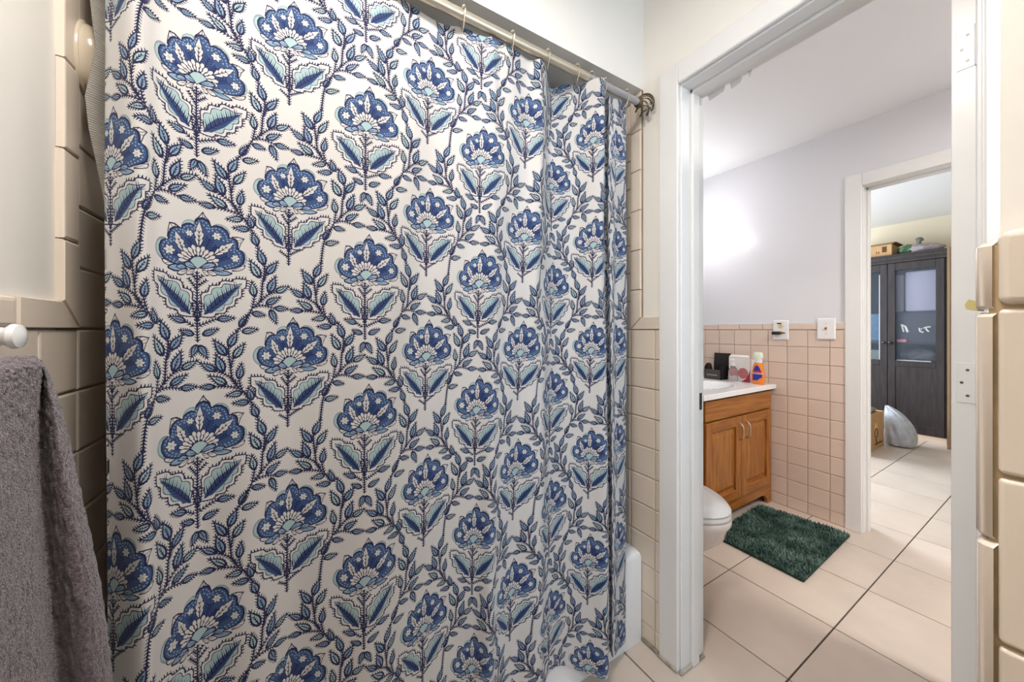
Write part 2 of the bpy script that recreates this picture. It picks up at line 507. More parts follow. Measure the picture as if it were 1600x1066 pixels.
# ---- vanity room
wf = struct('wall_front', MB().box(XF, XF2, 0.710, 1.76, 0, 2.42).box(XF, XF2, -1.75, -0.09, 0, 2.42).box(XF, XF2, -0.09, 0.710, 2.013, 2.42), M_WALLB)
MB().box(XF - 0.004, XF, 0.70, 1.66, 0, CAPB).build('grout_bed', M_GROUT, wf)
wainscot(wf, '-x', XF, 0.768, 1.66, 0.841, M_TILEP)
yy = 1.66
while yy > 0.77:
    a = max(yy - 0.152, 0.768)
    wall_tile(wf, '-x', XF, a, yy, CAPB, CAPT - 0.006, M_TILEP, d=0.011, b=0.004, name='cap_tile')
    yy -= 0.152
MB().box(XF - 0.008, XF, 0.768, 1.66, CAPT - 0.006, CAPT).build('caulk', M_TRIM, wf)
struct('wall_vanity', MB().box(XD2, XF2, 1.66, 1.78, 0, 2.42), M_WALLB)
struct('wall_end', MB().box(XD2, XF2, -1.75, -1.63, 0, 2.42), M_WALLB)
frame('trim_2', XF, XF2, -0.07, 0.692, 1.995, stop=(2.82, 2.85), far=True)

# ---- bedroom beyond
XB = 6.02
struct('wall_far', MB().box(XB, XB + 0.12, -1.7, 3.1, 0, 2.45), M_WALLY)
struct('wall_side', MB().box(XF2, XB, -1.75, -1.63, 0, 2.45), M_WALLY)
struct('wall_window', MB().box(XF2, 3.4, 3.0, 3.12, 0, 2.45).box(5.0, XB, 3.0, 3.12, 0, 2.45).box(3.4, 5.0, 3.0, 3.12, 0, 0.8)
       .box(3.4, 5.0, 3.0, 3.12, 2.15, 2.45), M_WALLY)
struct('window_2', MB().box(3.4, 3.45, 3.02, 3.1, 0.8, 2.15).box(4.95, 5.0, 3.02, 3.1, 0.8, 2.15).box(3.45, 4.95, 3.02, 3.1, 0.8, 0.85)
       .box(3.45, 4.95, 3.02, 3.1, 2.1, 2.15).box(4.18, 4.22, 3.03, 3.09, 0.85, 2.1), M_TRIM)

# ================================================================== LAMPS
def ceiling_lamp(loc, power, col, label, r=0.15):
    t = empty('ceiling_lamp', loc); tag(t, label, 'ceiling lamp')
    MB().lathe([(r, -0.012), (r, 0.0)], (0, 0, 0), 28).build('base', M_TRIM, t)
    prof = [(r * 0.92 * math.cos(a), -0.012 - 0.06 * math.sin(a)) for a in (0, 0.3, 0.6, 0.9, 1.2, 1.45)]
    MB().lathe(prof, (0, 0, 0), 28).build('glass_dome', M_LAMP, t, smooth=True)
    l = area_light('lamp_light', (0, 0, -0.085), (0, 0, 0), r * 2, r * 2, power, col, 'DISK')
    l.parent = t
    return t
ceiling_lamp((0.08, 0.30, 2.42), 19, (1.0, 0.95, 0.90), 'round white dome lamp on the ceiling of the tub room')
ceiling_lamp((2.0, -0.55, 2.375), 34, (1.0, 0.95, 0.92), 'round white dome lamp added out of view to light the vanity room')  # added lamp, kept out of view, brightens the vanity room

vl = empty('vanity_light', (2.38, 1.66, 1.95)); tag(vl, 'wall lamp bar with round bulbs above the vanity', 'wall lamp')
rel(MB().box(2.12, 2.66, 1.635, 1.66, 1.90, 2.0, 0.004).build('back_plate', M_CHROME, vl))
for xx in (2.2, 2.38, 2.56):
    rel(MB().ball((xx, 1.585, 1.95), 0.042).build('bulb', M_BULB, vl, smooth=True))
    d = bpy.data.lights.new('bulb_light', 'POINT'); d.energy = 9; d.color = (0.93, 0.95, 1.0); d.shadow_soft_size = 0.045
    o = bpy.data.objects.new('bulb_light', d); COL.objects.link(o); o.location = (xx, 1.585, 1.95); o.parent = vl; rel(o)

# ================================================================== SHOWER CURTAIN
CF, SF = math.cos(R(31)), math.sin(R(31))
def ray(col):
    r = col - 800.0
    return (SF * 550 + CF * r, CF * 550 - SF * r)
def plane_pt(px, py, Y):
    """flat drawing coordinates (mm) of a spot of cloth seen in the photograph"""
    a, b = ray(px)
    return (a / b * Y * 1000.0, (516.0 - py) * Y / b * 1000.0)

WHITE, NAVY, BLUE, AQUA, PALE, DEEP = range(6)
TU, TV = 302.0, 340.0

class Print:
    def __init__(s): s.sh = []
    def poly(s, pts, c): s.sh.append(([(float(a), float(b)) for a, b in pts], c))
    def stroke(s, pts, w, c=NAVY, taper=False):
        n = len(pts)
        L, Rr = [], []
        for i, p in enumerate(pts):
            q0 = pts[max(i - 1, 0)]; q1 = pts[min(i + 1, n - 1)]
            dx, dy = q1[0] - q0[0], q1[1] - q0[1]
            l = math.hypot(dx, dy) or 1
            nx, ny = -dy / l, dx / l
            ww = w / 2 * ((1 - 0.8 * i / (n - 1)) if taper else 1)
            L.append((p[0] + nx * ww, p[1] + ny * ww)); Rr.append((p[0] - nx * ww, p[1] - ny * ww))
        for i in range(n - 1):
            s.poly([L[i], Rr[i], Rr[i + 1], L[i + 1]], c)
    def thorn(s, p, d, l, w=2.6, c=NAVY):
        nx, ny = -d[1], d[0]
        s.poly([(p[0] + nx * w / 2, p[1] + ny * w / 2), (p[0] - nx * w / 2, p[1] - ny * w / 2), (p[0] + d[0] * l - nx * 0.5, p[1] + d[1] * l - ny * 0.5), (p[0] + d[0] * l + nx * 0.5, p[1] + d[1] * l + ny * 0.5)], c)
    def stem(s, pts, w=2.5, sp=5.2, l=5.4, c=NAVY):
        pts = smooth2(pts)
        s.stroke(pts, w, c)
        rs = resample(pts, sp)
        for i, (p, t) in enumerate(rs):
            for sd in (1, -1):
                nx, ny = -t[1] * sd, t[0] * sd
                d = (nx * 0.8 + t[0] * 0.6, ny * 0.8 + t[1] * 0.6)
                s.thorn((p[0] + nx * 0.3, p[1] + ny * 0.3), d, l)
    def leaf(s, b, t, k=0.42, fill=PALE, th=5.2):
        dx, dy = t[0] - b[0], t[1] - b[1]
        L = math.hypot(dx, dy); ux, uy = dx / L, dy / L
        nx, ny = -uy, ux
        W = L * k / 2
        def pt(a, q): return (b[0] + ux * a * L + nx * q * W, b[1] + uy * a * L + ny * q * W)
        prof = [(0, 0), (0.12, 0.55), (0.27, 0.92), (0.42, 1.0), (0.58, 0.86), (0.74, 0.56), (0.88, 0.24)]
        out = [pt(a, q) for a, q in prof] + [pt(1.0, 0)] + [pt(a, -q) for a, q in prof[:0:-1]]
        for i in range(7):
            a = 0.06 + 0.86 * i / 6.0
            q = np.interp(a, [p[0] for p in prof] + [1], [p[1] for p in prof] + [0])
            for sd in (1, -1):
                d = (nx * sd * 0.72 + ux * 0.69, ny * sd * 0.72 + uy * 0.69)
                s.thorn(pt(a, sd * q * 0.8), d, th, 2.7)
        s.thorn(pt(0.97, 0), (ux, uy), th)
        s.poly(out, NAVY)
        f = min(0.62, (W - 1.9) / W)
        inn = [pt(0.12 + a * 0.74, q * f) for a, q in prof] + [pt(0.88, 0)] + [pt(0.12 + a * 0.74, -q * f) for a, q in prof[:0:-1]]
        s.poly(inn, fill)
        s.poly([pt(0.05, 0.2), pt(0.05, -0.2), pt(0.74, 0.03)], NAVY)
        for a in (0.3, 0.45, 0.58):
            for sd in (1, -1):
                s.poly([pt(a - 0.07, 0), pt(a + 0.03, 0), pt(a + 0.12, sd * f * 0.7)], NAVY)

def smooth2(pts, n=2):
    for _ in range(n):
        if len(pts) < 3: return pts
        q = [pts[0]]
        for a, b in zip(pts[:-1], pts[1:]):
            q.append((a[0] * 0.75 + b[0] * 0.25, a[1] * 0.75 + b[1] * 0.25))
            q.append((a[0] * 0.25 + b[0] * 0.75, a[1] * 0.25 + b[1] * 0.75))
        q.append(pts[-1])
        pts = q
    return pts
def smoothc(pts, n=1):
    for _ in range(n):
        q = []
        k = len(pts)
        for i in range(k):
            a, b = pts[i], pts[(i + 1) % k]
            q.append((a[0] * 0.78 + b[0] * 0.22, a[1] * 0.78 + b[1] * 0.22))
            q.append((a[0] * 0.22 + b[0] * 0.78, a[1] * 0.22 + b[1] * 0.78))
        pts = q
    return pts
def resample(pts, sp, closed=False):
    if closed: pts = list(pts) + [pts[0]]
    out = []
    d = sp * 0.5
    for a, b in zip(pts[:-1], pts[1:]):
        L = math.hypot(b[0] - a[0], b[1] - a[1])
        if L < 1e-9: continue
        t = ((b[0] - a[0]) / L, (b[1] - a[1]) / L)
        while d <= L:
            out.append(((a[0] + t[0] * d, a[1] + t[1] * d), t)); d += sp
        d -= L
    return out

# drawing frames: spots of the photograph turned into flat cloth millimetres, relative to a flower's foot
def frame_a(ox, oy, sc=5.922):
    c = plane_pt(220 + 530 / 5.922, 320 + 600 / 5.922, 0.86)
    def f(x, y):
        p = plane_pt(ox + x / sc, oy + y / sc, 0.86)
        return ((p[0] - c[0]) * 1.10, p[1] - c[1])
    return f
def frame_b(ox, oy, sc):
    c = plane_pt(370 + 437 / 5.329, 480 + 490 / 5.329, 0.89)
    def f(x, y):
        p = plane_pt(ox + x / sc, oy + y / sc, 0.89)
        return ((p[0] - c[0]), p[1] - c[1])
    return f
FA, FA2 = frame_a(220, 320), frame_a(220, 440)
FB6 = frame_b(370, 380, 7.106)

def T(f, pts, off=(0, 0)):
    return [(lambda q: (q[0] + off[0], q[1] + off[1]))(f(*p)) for p in pts]

def draw_flower(pr, off):
    g = lambda pts: T(FA, pts, off)
    # pointed tips
    for tip in ([(250, 330), (262, 250), (275, 190), (330, 195), (385, 232), (330, 260), (285, 290)],
                [(498, 195), (510, 145), (545, 110), (580, 65), (600, 105), (635, 145), (650, 195), (580, 150)],
                [(825, 285), (880, 285), (945, 305), (915, 345), (893, 410), (860, 340)]):
        q = g(tip)
        cx = sum(p[0] for p in q) / len(q); cy = sum(p[1] for p in q) / len(q)
        pr.poly(q, NAVY)
        pr.poly([(cx + (p[0] - cx) * 0.78, cy + (p[1] - cy) * 0.78) for p in q], WHITE)
        k = len(q)
        tp = max(q, key=lambda p: math.hypot(p[0] - cx, p[1] - cy))
        for i in range(k):
            pr.stroke([(cx + (q[i][0] - cx) * 0.9, cy + (q[i][1] - cy) * 0.9), (cx * 0.8 + off[0] * 0.2, cy * 0.8 + (off[1] + 40) * 0.2)], 0.9)
    # multi-line crescents
    for cr in ([(250, 335), (190, 328), (145, 358), (123, 420), (138, 472), (180, 515), (215, 530), (230, 480), (230, 380)],
               [(385, 232), (400, 180), (440, 152), (500, 152), (515, 190), (450, 230)],
               [(650, 195), (700, 167), (762, 182), (805, 225), (815, 275), (760, 270), (700, 230)],
               [(895, 412), (945, 428), (967, 480), (962, 522), (940, 556), (900, 520)]):
        q = smoothc(g(cr), 1)
        cx, cy = off[0] + 0, off[1] + 42
        cx = sum(p[0] for p in q) / len(q); cy = sum(p[1] for p in q) / len(q)
        for (k, c) in ((1.0, NAVY), (0.94, AQUA), (0.85, NAVY), (0.81, AQUA)):
            pr.poly([(cx + (p[0] - cx) * k, cy + (p[1] - cy) * k) for p in q], c)
    # under-lobes
    for lb in ([(192, 520), (212, 560), (260, 583), (322, 578), (350, 565), (290, 540), (225, 522)],
               [(957, 548), (942, 592), (890, 613), (815, 612), (860, 585), (920, 560)]):
        q = smoothc(g(lb)); cx = sum(p[0] for p in q) / len(q); cy = sum(p[1] for p in q) / len(q)
        pr.poly(q, NAVY)
        pr.poly([(cx + (p[0] - cx) * 0.8, cy + (p[1] - cy) * 0.7) for p in q], WHITE)
        pr.stroke([q[2], (cx, cy), q[-6]], 0.8)
    body = [(200, 505), (170, 450), (168, 405), (190, 360), (235, 340), (258, 345), (262, 290), (285, 245), (320, 225), (365, 225), (385, 235),
            (395, 205), (430, 185), (470, 180), (502, 195), (515, 150), (545, 125), (580, 118), (615, 135), (640, 170), (648, 195), (690, 182),
            (740, 192), (785, 225), (805, 265), (810, 292), (850, 297), (880, 320), (890, 355), (888, 402), (920, 418), (945, 452), (950, 500),
            (935, 545), (895, 575), (840, 590), (780, 600), (700, 580), (540, 592), (400, 580), (300, 560), (240, 535)]
    B = g(body)
    pr.poly(B, NAVY)
    cx, cy = FA(540, 440); cx += off[0]; cy += off[1]
    pr.poly([(cx + (p[0] - cx) * 0.955, cy + (p[1] - cy) * 0.945) for p in B], BLUE)
    # dots along the rim, two rows
    for (k, sp, sz) in ((0.89, 5.4, 1.35), (0.79, 6.4, 1.5)):
        ring = [(cx + (p[0] - cx) * k, cy + (p[1] - cy) * k) for p in B]
        for (p, t) in resample(ring, sp, True):
            if p[1] < cy - 22 and abs(p[0] - cx) < 30: continue
            r = sz
            pr.poly([(p[0] + r * 1.25 * (t[0] * math.cos(a) - t[1] * math.sin(a) * 0.8), p[1] + r * 1.25 * (t[1] * math.cos(a) + t[0] * math.sin(a) * 0.8))
                     for a in [i * math.pi / 3 for i in range(6)]], PALE)
    # dark feathers
    for (b, t) in (((500, 430), (455, 320)), ((590, 430), (640, 310)), ((420, 500), (330, 470)), ((680, 510), (790, 470)), ((640, 440), (700, 380))):
        b, t = g([b, t])
        ux, uy = t[0] - b[0], t[1] - b[1]
        for i in range(5):
            s0 = i / 5.0
            p = (b[0] + ux * s0, b[1] + uy * s0)
            for sd in (1, -1):
                e = (p[0] + ux * 0.28 - uy * 0.26 * sd, p[1] + uy * 0.28 + ux * 0.26 * sd)
                pr.stroke([p, e], 1.9, DEEP)
        pr.stroke([b, t], 2.2, DEEP)
    # florets
    for (x, y, r) in ((460, 275, 36), (697, 285, 46), (275, 437, 54), (860, 490, 45)):
        c = g([(x, y)])[0]
        rr = r * 0.17
        for (k, col) in ((1.22, NAVY), (1.0, WHITE)):
            pts = []
            for i in range(24):
                a = i * 2 * math.pi / 24 + 0.3
                q = rr * k * (0.78 + 0.24 * math.cos(6 * a)) + (k - 1) * 0.5
                pts.append((c[0] + q * math.cos(a), c[1] + q * math.sin(a)))
            pr.poly(pts, col)
        pr.poly([(c[0] + rr * 0.3 * math.cos(a), c[1] + rr * 0.3 * math.sin(a)) for a in [i * math.pi / 3 for i in range(6)]], AQUA)
    # white lobed leaves
    for (b, t, W) in (((405, 440), (333, 268), 40), ((543, 385), (548, 162), 40), ((680, 456), (848, 341), 42)):
        b, t = g([b, t])
        L = math.hypot(t[0] - b[0], t[1] - b[1]); u = ((t[0] - b[0]) / L, (t[1] - b[1]) / L); n = (-u[1], u[0])
        W = W * 0.165
        prof = [(0, 0.15), (0.10, 0.5), (0.25, 0.85), (0.33, 0.62), (0.42, 0.95), (0.52, 1.0), (0.58, 0.6), (0.68, 0.66), (0.78, 0.42), (0.9, 0.2)]
        def pt(a, q, k=0.0): return (b[0] + u[0] * a * L + n[0] * q, b[1] + u[1] * a * L + n[1] * q)
        o = 1.3
        pr.poly([pt(a - 0.02, q * W + o) for a, q in prof] + [pt(1.06, 0)] + [pt(a - 0.02, -q * W - o) for a, q in prof[::-1]], NAVY)
        pr.poly([pt(a, q * W) for a, q in prof] + [pt(1.0, 0)] + [pt(a, -q * W) for a, q in prof[::-1]], WHITE)
        pr.poly([pt(0, 1.0), pt(0, -1.0), pt(0.85, 0)], NAVY)
        for a in (0.22, 0.4, 0.58):
            for sd in (1, -1):
                pr.poly([pt(a - 0.07, 0), pt(a, 0), pt(a + 0.1, sd * W * 0.6)], NAVY)
    # crown of pale petals round the fan
    c = g([(537, 545)])[0]
    ex = math.dist(g([(400, 545)])[0], g([(675, 545)])[0]) / 2
    ey = (g([(537, 425)])[0][1] - c[1])
    pr.poly([(c[0] + ex * 1.02 * math.cos(a), c[1] + ey * 1.0 * math.sin(a)) for a in [math.pi * i / 16 for i in range(17)]], NAVY)
    N = 13
    for (k, ln, wd) in ((1.04, 5.2, 3.1), (0.72, 4.4, 1.7)):
        for i in range(N):
            a = math.pi * (0.02 + 0.96 * i / (N - 1))
            p = (c[0] + ex * k * math.cos(a), c[1] + ey * k * math.sin(a) + 0.5)
            kk = 1.0 if i % 2 == 0 else 1.12
            p = (c[0] + (p[0] - c[0]) * kk, c[1] + (p[1] - c[1]) * kk)
            for (e, col) in ((1.3, NAVY), (0, WHITE)):
                if k < 1 and e: continue
                pr.poly([(p[0] + (ln + e) * math.cos(b) * math.cos(a) - (wd + e) * math.sin(b) * math.sin(a),
                          p[1] + (ln + e) * math.cos(b) * math.sin(a) + (wd + e) * math.sin(b) * math.cos(a)) for b in [j * math.pi / 4 for j in range(8)]], col)
    # lower petals
    pets = [([(238, 600), (300, 558), (420, 560), (440, 605), (340, 640)], PALE), ([(850, 632), (770, 600), (640, 590), (640, 625), (720, 655), (790, 655)], PALE),
            ([(335, 645), (395, 600), (455, 592), (420, 655), (370, 668)], WHITE), ([(425, 650), (465, 596), (515, 590), (480, 648), (442, 662)], WHITE),
            ([(560, 596), (605, 600), (632, 660), (598, 660)], WHITE), ([(600, 598), (665, 606), (712, 652), (645, 662)], WHITE),
            ([(335, 575), (395, 548), (445, 592), (405, 612), (345, 602)], PALE), ([(650, 596), (715, 556), (775, 578), (758, 608), (700, 613)], PALE),
            ([(408, 545), (450, 518), (500, 556), (528, 598), (460, 600), (422, 578)], PALE), ([(540, 594), (590, 545), (640, 523), (698, 543), (678, 572), (612, 594)], PALE)]
    for pts, col in pets:
        q = smoothc(g(pts)); mx = sum(p[0] for p in q) / len(q); my = sum(p[1] for p in q) / len(q)
        pr.poly(q, NAVY)
        q2 = [(mx + (p[0] - mx) * 0.80, my + (p[1] - my) * 0.64) for p in q]
        pr.poly(q2, col)
        a = min(q2, key=lambda p: abs(p[0] - off[0])); b = max(q2, key=lambda p: abs(p[0] - off[0]))
        pr.stroke([a, (a[0] * 0.4 + b[0] * 0.6, a[1] * 0.4 + b[1] * 0.6)], 1.0)
    fan = g([(466, 525), (500, 493), (540, 483), (580, 493), (616, 525), (530, 594)])
    mx = sum(p[0] for p in fan) / 6; my = sum(p[1] for p in fan) / 6
    pr.poly([(mx + (p[0] - mx) * 1.12, my + (p[1] - my) * 1.12) for p in fan], NAVY)
    pr.poly(fan, AQUA)

def big_leaf(pr, off, base, tip, wu, wl_, n):
    b, t = T(FA, [base, tip], off)
    u = (t[0] - b[0], t[1] - b[1]); L = math.hypot(*u); u = (u[0] / L, u[1] / L); nn = (-u[1], u[0])
    up = 1 if nn[1] > 0 else -1
    def pt(a, q): return (b[0] + u[0] * a * L + nn[0] * q, b[1] + u[1] * a * L + nn[1] * q)
    def side(a, W, amp, ins):
        base_w = W * (max(0.0, math.sin(math.pi * min(a, 1.0) ** 0.92)) ** 0.72) * (1.0 - 0.2 * a)
        return max(base_w - ins + amp * (abs(math.sin(n * math.pi * a)) - 0.55) * min(1, 6 * a, 6 * (1 - a)), 0.2)
    def outline(a0, a1, ins, amp):
        A = [a0 + (a1 - a0) * i / 26.0 for i in range(27)]
        k = lambda a: 1.0 if ins == 0 else max(0.0, min(1.0, (a - a0) / 0.10, (a1 - a) / 0.20)) ** 0.8 + 0.005
        return [pt(a, up * k(a) * side(a, wu, amp, ins)) for a in A] + [pt(a, -up * k(a) * side(a, wl_, amp, ins)) for a in A[::-1][1:-1]]
    o = outline(0.0, 1.0, 0.0, 7.0)
    pr.stroke(o + [o[0]], 2.1)
    ar = sum(o[i][0] * o[(i + 1) % len(o)][1] - o[(i + 1) % len(o)][0] * o[i][1] for i in range(len(o)))
    sg = -1 if ar > 0 else 1
    for (p, tt) in resample(o, 5.0, True):
        q = (-tt[1] * sg, tt[0] * sg)
        pr.thorn(p, (q[0] * 0.85 + u[0] * 0.4, q[1] * 0.85 + u[1] * 0.4), 4.8)
    pr.poly(outline(0.08, 0.90, 5.4, 6.0), NAVY)
    pr.poly(outline(0.10, 0.875, 6.7, 6.0), AQUA)
    pr.poly([pt(0.08, 2.2), pt(0.2, wu * 0.22), pt(0.42, wu * 0.30), pt(0.6, wu * 0.18), pt(0.86, 0), pt(0.6, -wu * 0.14), pt(0.42, -wu * 0.24), pt(0.2, -wu * 0.2), pt(0.08, -2.2)], BLUE)
    pr.poly([pt(0.06, 1.5), pt(0.86, 0.2), pt(0.06, -1.5)], DEEP)
    for i in range(8):
        a = 0.14 + i * 0.085
        for sd in (1, -1):
            q = (wu * 0.62 if sd == up else wl_ * 0.42) * (1.0 - 0.6 * abs(a - 0.4))
            pr.poly([pt(a - 0.02, 0), pt(a + 0.018, 0), pt(a + 0.115, sd * q)], NAVY)
            pr.poly([pt(a + 0.03, 0), pt(a + 0.055, 0), pt(a + 0.13, sd * q * 0.8)], DEEP)

def draw_stalk(pr, off, kind):
    big_leaf(pr, off, (486, 1035), (104, 630), 27.5, 18.0, 4)
    big_leaf(pr, off, (562, 1035), (962, 690), 31.0, 20.0, 5)
    for q in ([(525, 1075), (492, 1000), (486, 900)], [(527, 1075), (560, 1000), (564, 900)]):
        pr.stem(T(FA, q, off), 1.7, 5.0, 4.0)
    g = lambda pts: T(FA, pts, off); g2 = lambda pts: T(FA2, pts, off)
    for a, b in (((520, 780), (448, 682)), ((538, 750), (605, 698)), ((525, 700), (482, 648)), ((528, 700), (578, 652))):
        pr.stem(g([a, b]), 1.9, 4.4, 4.2)
    if kind == 'A':
        pr.stem(g([(525, 1120), (525, 860), (526, 615)]))
        pr.stem(g2([(530, 560), (526, 490), (525, 330)]))
        for st in ([(500, 415), (465, 395), (430, 370)], [(535, 412), (620, 372), (690, 345)]): pr.stem(g2(st), 2.0)
        for b, t in (((430, 372), (270, 322)), ((690, 345), (852, 335)), ((503, 492), (373, 448)), ((565, 495), (705, 438)), ((525, 575), (473, 692)), ((540, 580), (612, 704))):
            b, t = g2([b, t]); pr.leaf(b, t, 0.42)
    else:
        pr.stem(g([(525, 1215), (525, 860), (526, 615)]))
        pr.stem(g([(520, 1130), (425, 1070)]), 1.6, 4.0, 4.0); pr.stem(g([(535, 1100), (660, 1030)]), 1.6, 4.0, 4.0)

def draw_right_spray(pr, off):
    g = lambda pts: T(FA2, pts, off)
    pr.stem(g([(925, 1000), (880, 970), (830, 900), (822, 800), (803, 690), (800, 600)]))
    pr.stem(g([(823, 800), (830, 760), (842, 710)]), 2.0)
    pr.stem(g([(885, 950), (830, 890), (760, 848), (690, 825)]), 2.0)
    pr.stem(g([(900, 985), (800, 965), (680, 970)]), 2.0)
    pr.stem(g([(925, 1000), (905, 950), (895, 900)]), 2.0)
    for i, (b, t) in enumerate((((800, 612), (880, 452)), ((785, 690), (666, 535)), ((842, 712), (945, 570)), ((758, 845), (686, 665)), ((692, 828), (548, 748)),
                 ((792, 952), (625, 866)), ((682, 970), (552, 972)), ((895, 905), (918, 755)), ((935, 1020), (785, 1052)))):
        b, t = g([b, t]); pr.leaf(b, t, 0.43, (PALE, AQUA)[i % 3 == 2])
    e = g([(925, 1000)])[0]
    # the vine on its way down: two leaves at a node
    n1 = (e[0] + 14, e[1] - 22)
    pr.leaf((n1[0] + 2, n1[1] + 0), (n1[0] - 4, n1[1] + 26), 0.5)
    pr.leaf((n1[0] - 1, n1[1] - 2), (n1[0] - 29, n1[1] - 2), 0.42)
    return e, n1, g([(875, 455)])[0]

def draw_left_spray(pr, off, extra):
    g = lambda pts: T(FB6, pts, off)
    pr.stem(g([(160, 715), (220, 670), (262, 620), (270, 520), (276, 430), (300, 330), (300, 245)]))
    pr.stem(g([(285, 420), (300, 380), (318, 345)]), 2.0)
    pr.stem(g([(245, 650), (340, 556), (420, 535)]), 2.0)
    pr.stem(g([(185, 695), (280, 678), (340, 690), (412, 710)]), 2.0)
    pr.stem(g([(160, 715), (178, 645), (186, 590)]), 2.0)
    lv = [((300, 252), (222, 52)), ((252, 392), (134, 188)), ((315, 347), (450, 200)), ((345, 552), (428, 358)), ((420, 537), (582, 468)), ((308, 670), (480, 588)),
          ((410, 710), (570, 716)), ((186, 592), (158, 424)), ((148, 762), (300, 788)), ((20, 922), (104, 786)), ((38, 966), (220, 938))]
    if extra: lv.append(((362, 718), (438, 876)))
    for i, (b, t) in enumerate(lv):
        b, t = g([b, t]); pr.leaf(b, t, 0.43, (PALE, AQUA)[i % 3 == 1])
    e = g([(160, 715)])[0]
    n1 = g([(22, 930)])[0]
    return e, n1, g([(225, 55)])[0]

def make_print():
    pr = Print()
    A = (0.0, 0.0)
    DB = (151.0, -192.0)
    def add(a, b): return (a[0] + b[0], a[1] + b[1])
    # vines first, flowers above
    for (R0, lup, ldn, ex) in ((A, DB, add(DB, (0, -TV)), True), (DB, (302.0, -TV), (302.0, -2 * TV), False)):
        e, n1, top = draw_right_spray(pr, R0)
        le, ln, ltop = draw_left_spray(pr, lup, ex)
        le2, ln2, ltop2 = (add(le, (0, -TV)), add(ln, (0, -TV)), add(ltop, (0, -TV)))
        # right spray's foot goes down to the top leaf of the left spray below
        mid = ((n1[0] * 0.5 + ltop2[0] * 0.5) + 1, n1[1] * 0.5 + ltop2[1] * 0.5)
        pr.stem([e, n1, mid, ltop2])
        L = math.dist(n1, ltop2)
        if L > 26:
            u = ((ltop2[0] - n1[0]) / L, (ltop2[1] - n1[1]) / L)
            pr.leaf((n1[0] + u[0] * (L - 3), n1[1] + u[1] * (L - 3)), (n1[0] + u[0] * max(L - 31, 2), n1[1] + u[1] * max(L - 31, 2)), 0.5)
        # left spray's foot goes down to the top leaf of the right spray
        pr.stem([le, ((le[0] + ln[0]) / 2 + 2, (le[1] + ln[1]) / 2), ln, top])
    for off, kind in ((A, 'A'), (DB, 'B')):
        draw_stalk(pr, off, kind)
        draw_flower(pr, off)
    return pr.sh

def tile_print():
    """one repeat of the print as a flat triangulation: verts (mm), triangles, colour of each triangle"""
    sh = make_print()
    verts, faces, cols = [], [], []
    edges = []
    for pts, c in sh:
        if sum(pts[k - 1][0] * pts[k][1] - pts[k][0] * pts[k - 1][1] for k in range(len(pts))) < 0: pts = pts[::-1]
        xs = [p[0] for p in pts]; ys = [p[1] for p in pts]
        i0 = int(math.floor(min(xs) / TU)); i1 = int(math.floor(max(xs) / TU))
        j0 = int(math.floor(min(ys) / TV)); j1 = int(math.floor(max(ys) / TV))
        for i in range(i0, i1 + 1):
            for j in range(j0, j1 + 1):
                b = len(verts)
                verts += [Vector((p[0] - i * TU, p[1] - j * TV)) for p in pts]
                faces.append(list(range(b, b + len(pts))))
                cols.append(c)
    NU, NV = 30, 17
    b = len(verts)
    for i in range(NU + 1):
        x = TU * i / NU
        verts += [Vector((x, 0)), Vector((x, TV))]; edges.append((b, b + 1)); b += 2
    for j in range(NV + 1):
        y = TV * j / NV
        verts += [Vector((0, y)), Vector((TU, y))]; edges.append((b, b + 1)); b += 2
    v, e, f, ov, oe, of = delaunay_2d_cdt(verts, edges, faces, 0, 1e-4, True)
    V = np.array([(p[0], p[1]) for p in v])
    tris, tc = [], []
    for k, fc in enumerate(f):
        if len(fc) != 3: continue
        cx = (V[fc[0]] + V[fc[1]] + V[fc[2]]) / 3
        if not (0 < cx[0] < TU and 0 < cx[1] < TV): continue
        tris.append(fc)
        tc.append(cols[max(of[k])] if of[k] else WHITE)
    return V, np.array(tris), np.array(tc)

# --- cross-sections of the hanging cloth: (column it is seen at, distance Y, cloth coordinate or None)
SEC_T = [(163, .850, -.328), (178, .840, -.302), (216, .806, None), (250, .832, None), (317, .860, -.151), (460, .888, 0.0), (578, .862, .151), (674, .886, .302),
         (757, .863, .453), (772, .850, None), (783, .860, None), (827, .868, .604), (845, .852, None), (851, .874, None), (864, .914, .755), (896, .892, None),
         (931, .832, .906), (942, .816, None), (944, .832, None), (939, .880, None), (946, .884, 1.057), (951, .864, None), (954, .860, None), (961, .866, 1.208), (981, .872, 1.278)]
SEC_B = [(170, .800, -.328), (182, .790, -.302), (232, .768, None), (262, .800, None), (318, .842, -.151), (400, .832, None), (455, .862, 0.0), (520, .846, None), (575, .826, .151),
         (620, .846, None), (665, .870, .302), (695, .872, None), (740, .850, .453), (766, .812, None), (777, .838, None), (800, .860, .604), (842, .832, None),
         (852, .858, None), (860, .870, .755), (890, .872, None), (922, .838, .906), (948, .802, None), (951, .828, None), (945, .862, None), (953, .866, 1.057),
         (957, .846, None), (960, .846, None), (965, .852, 1.208), (979, .864, 1.278)]
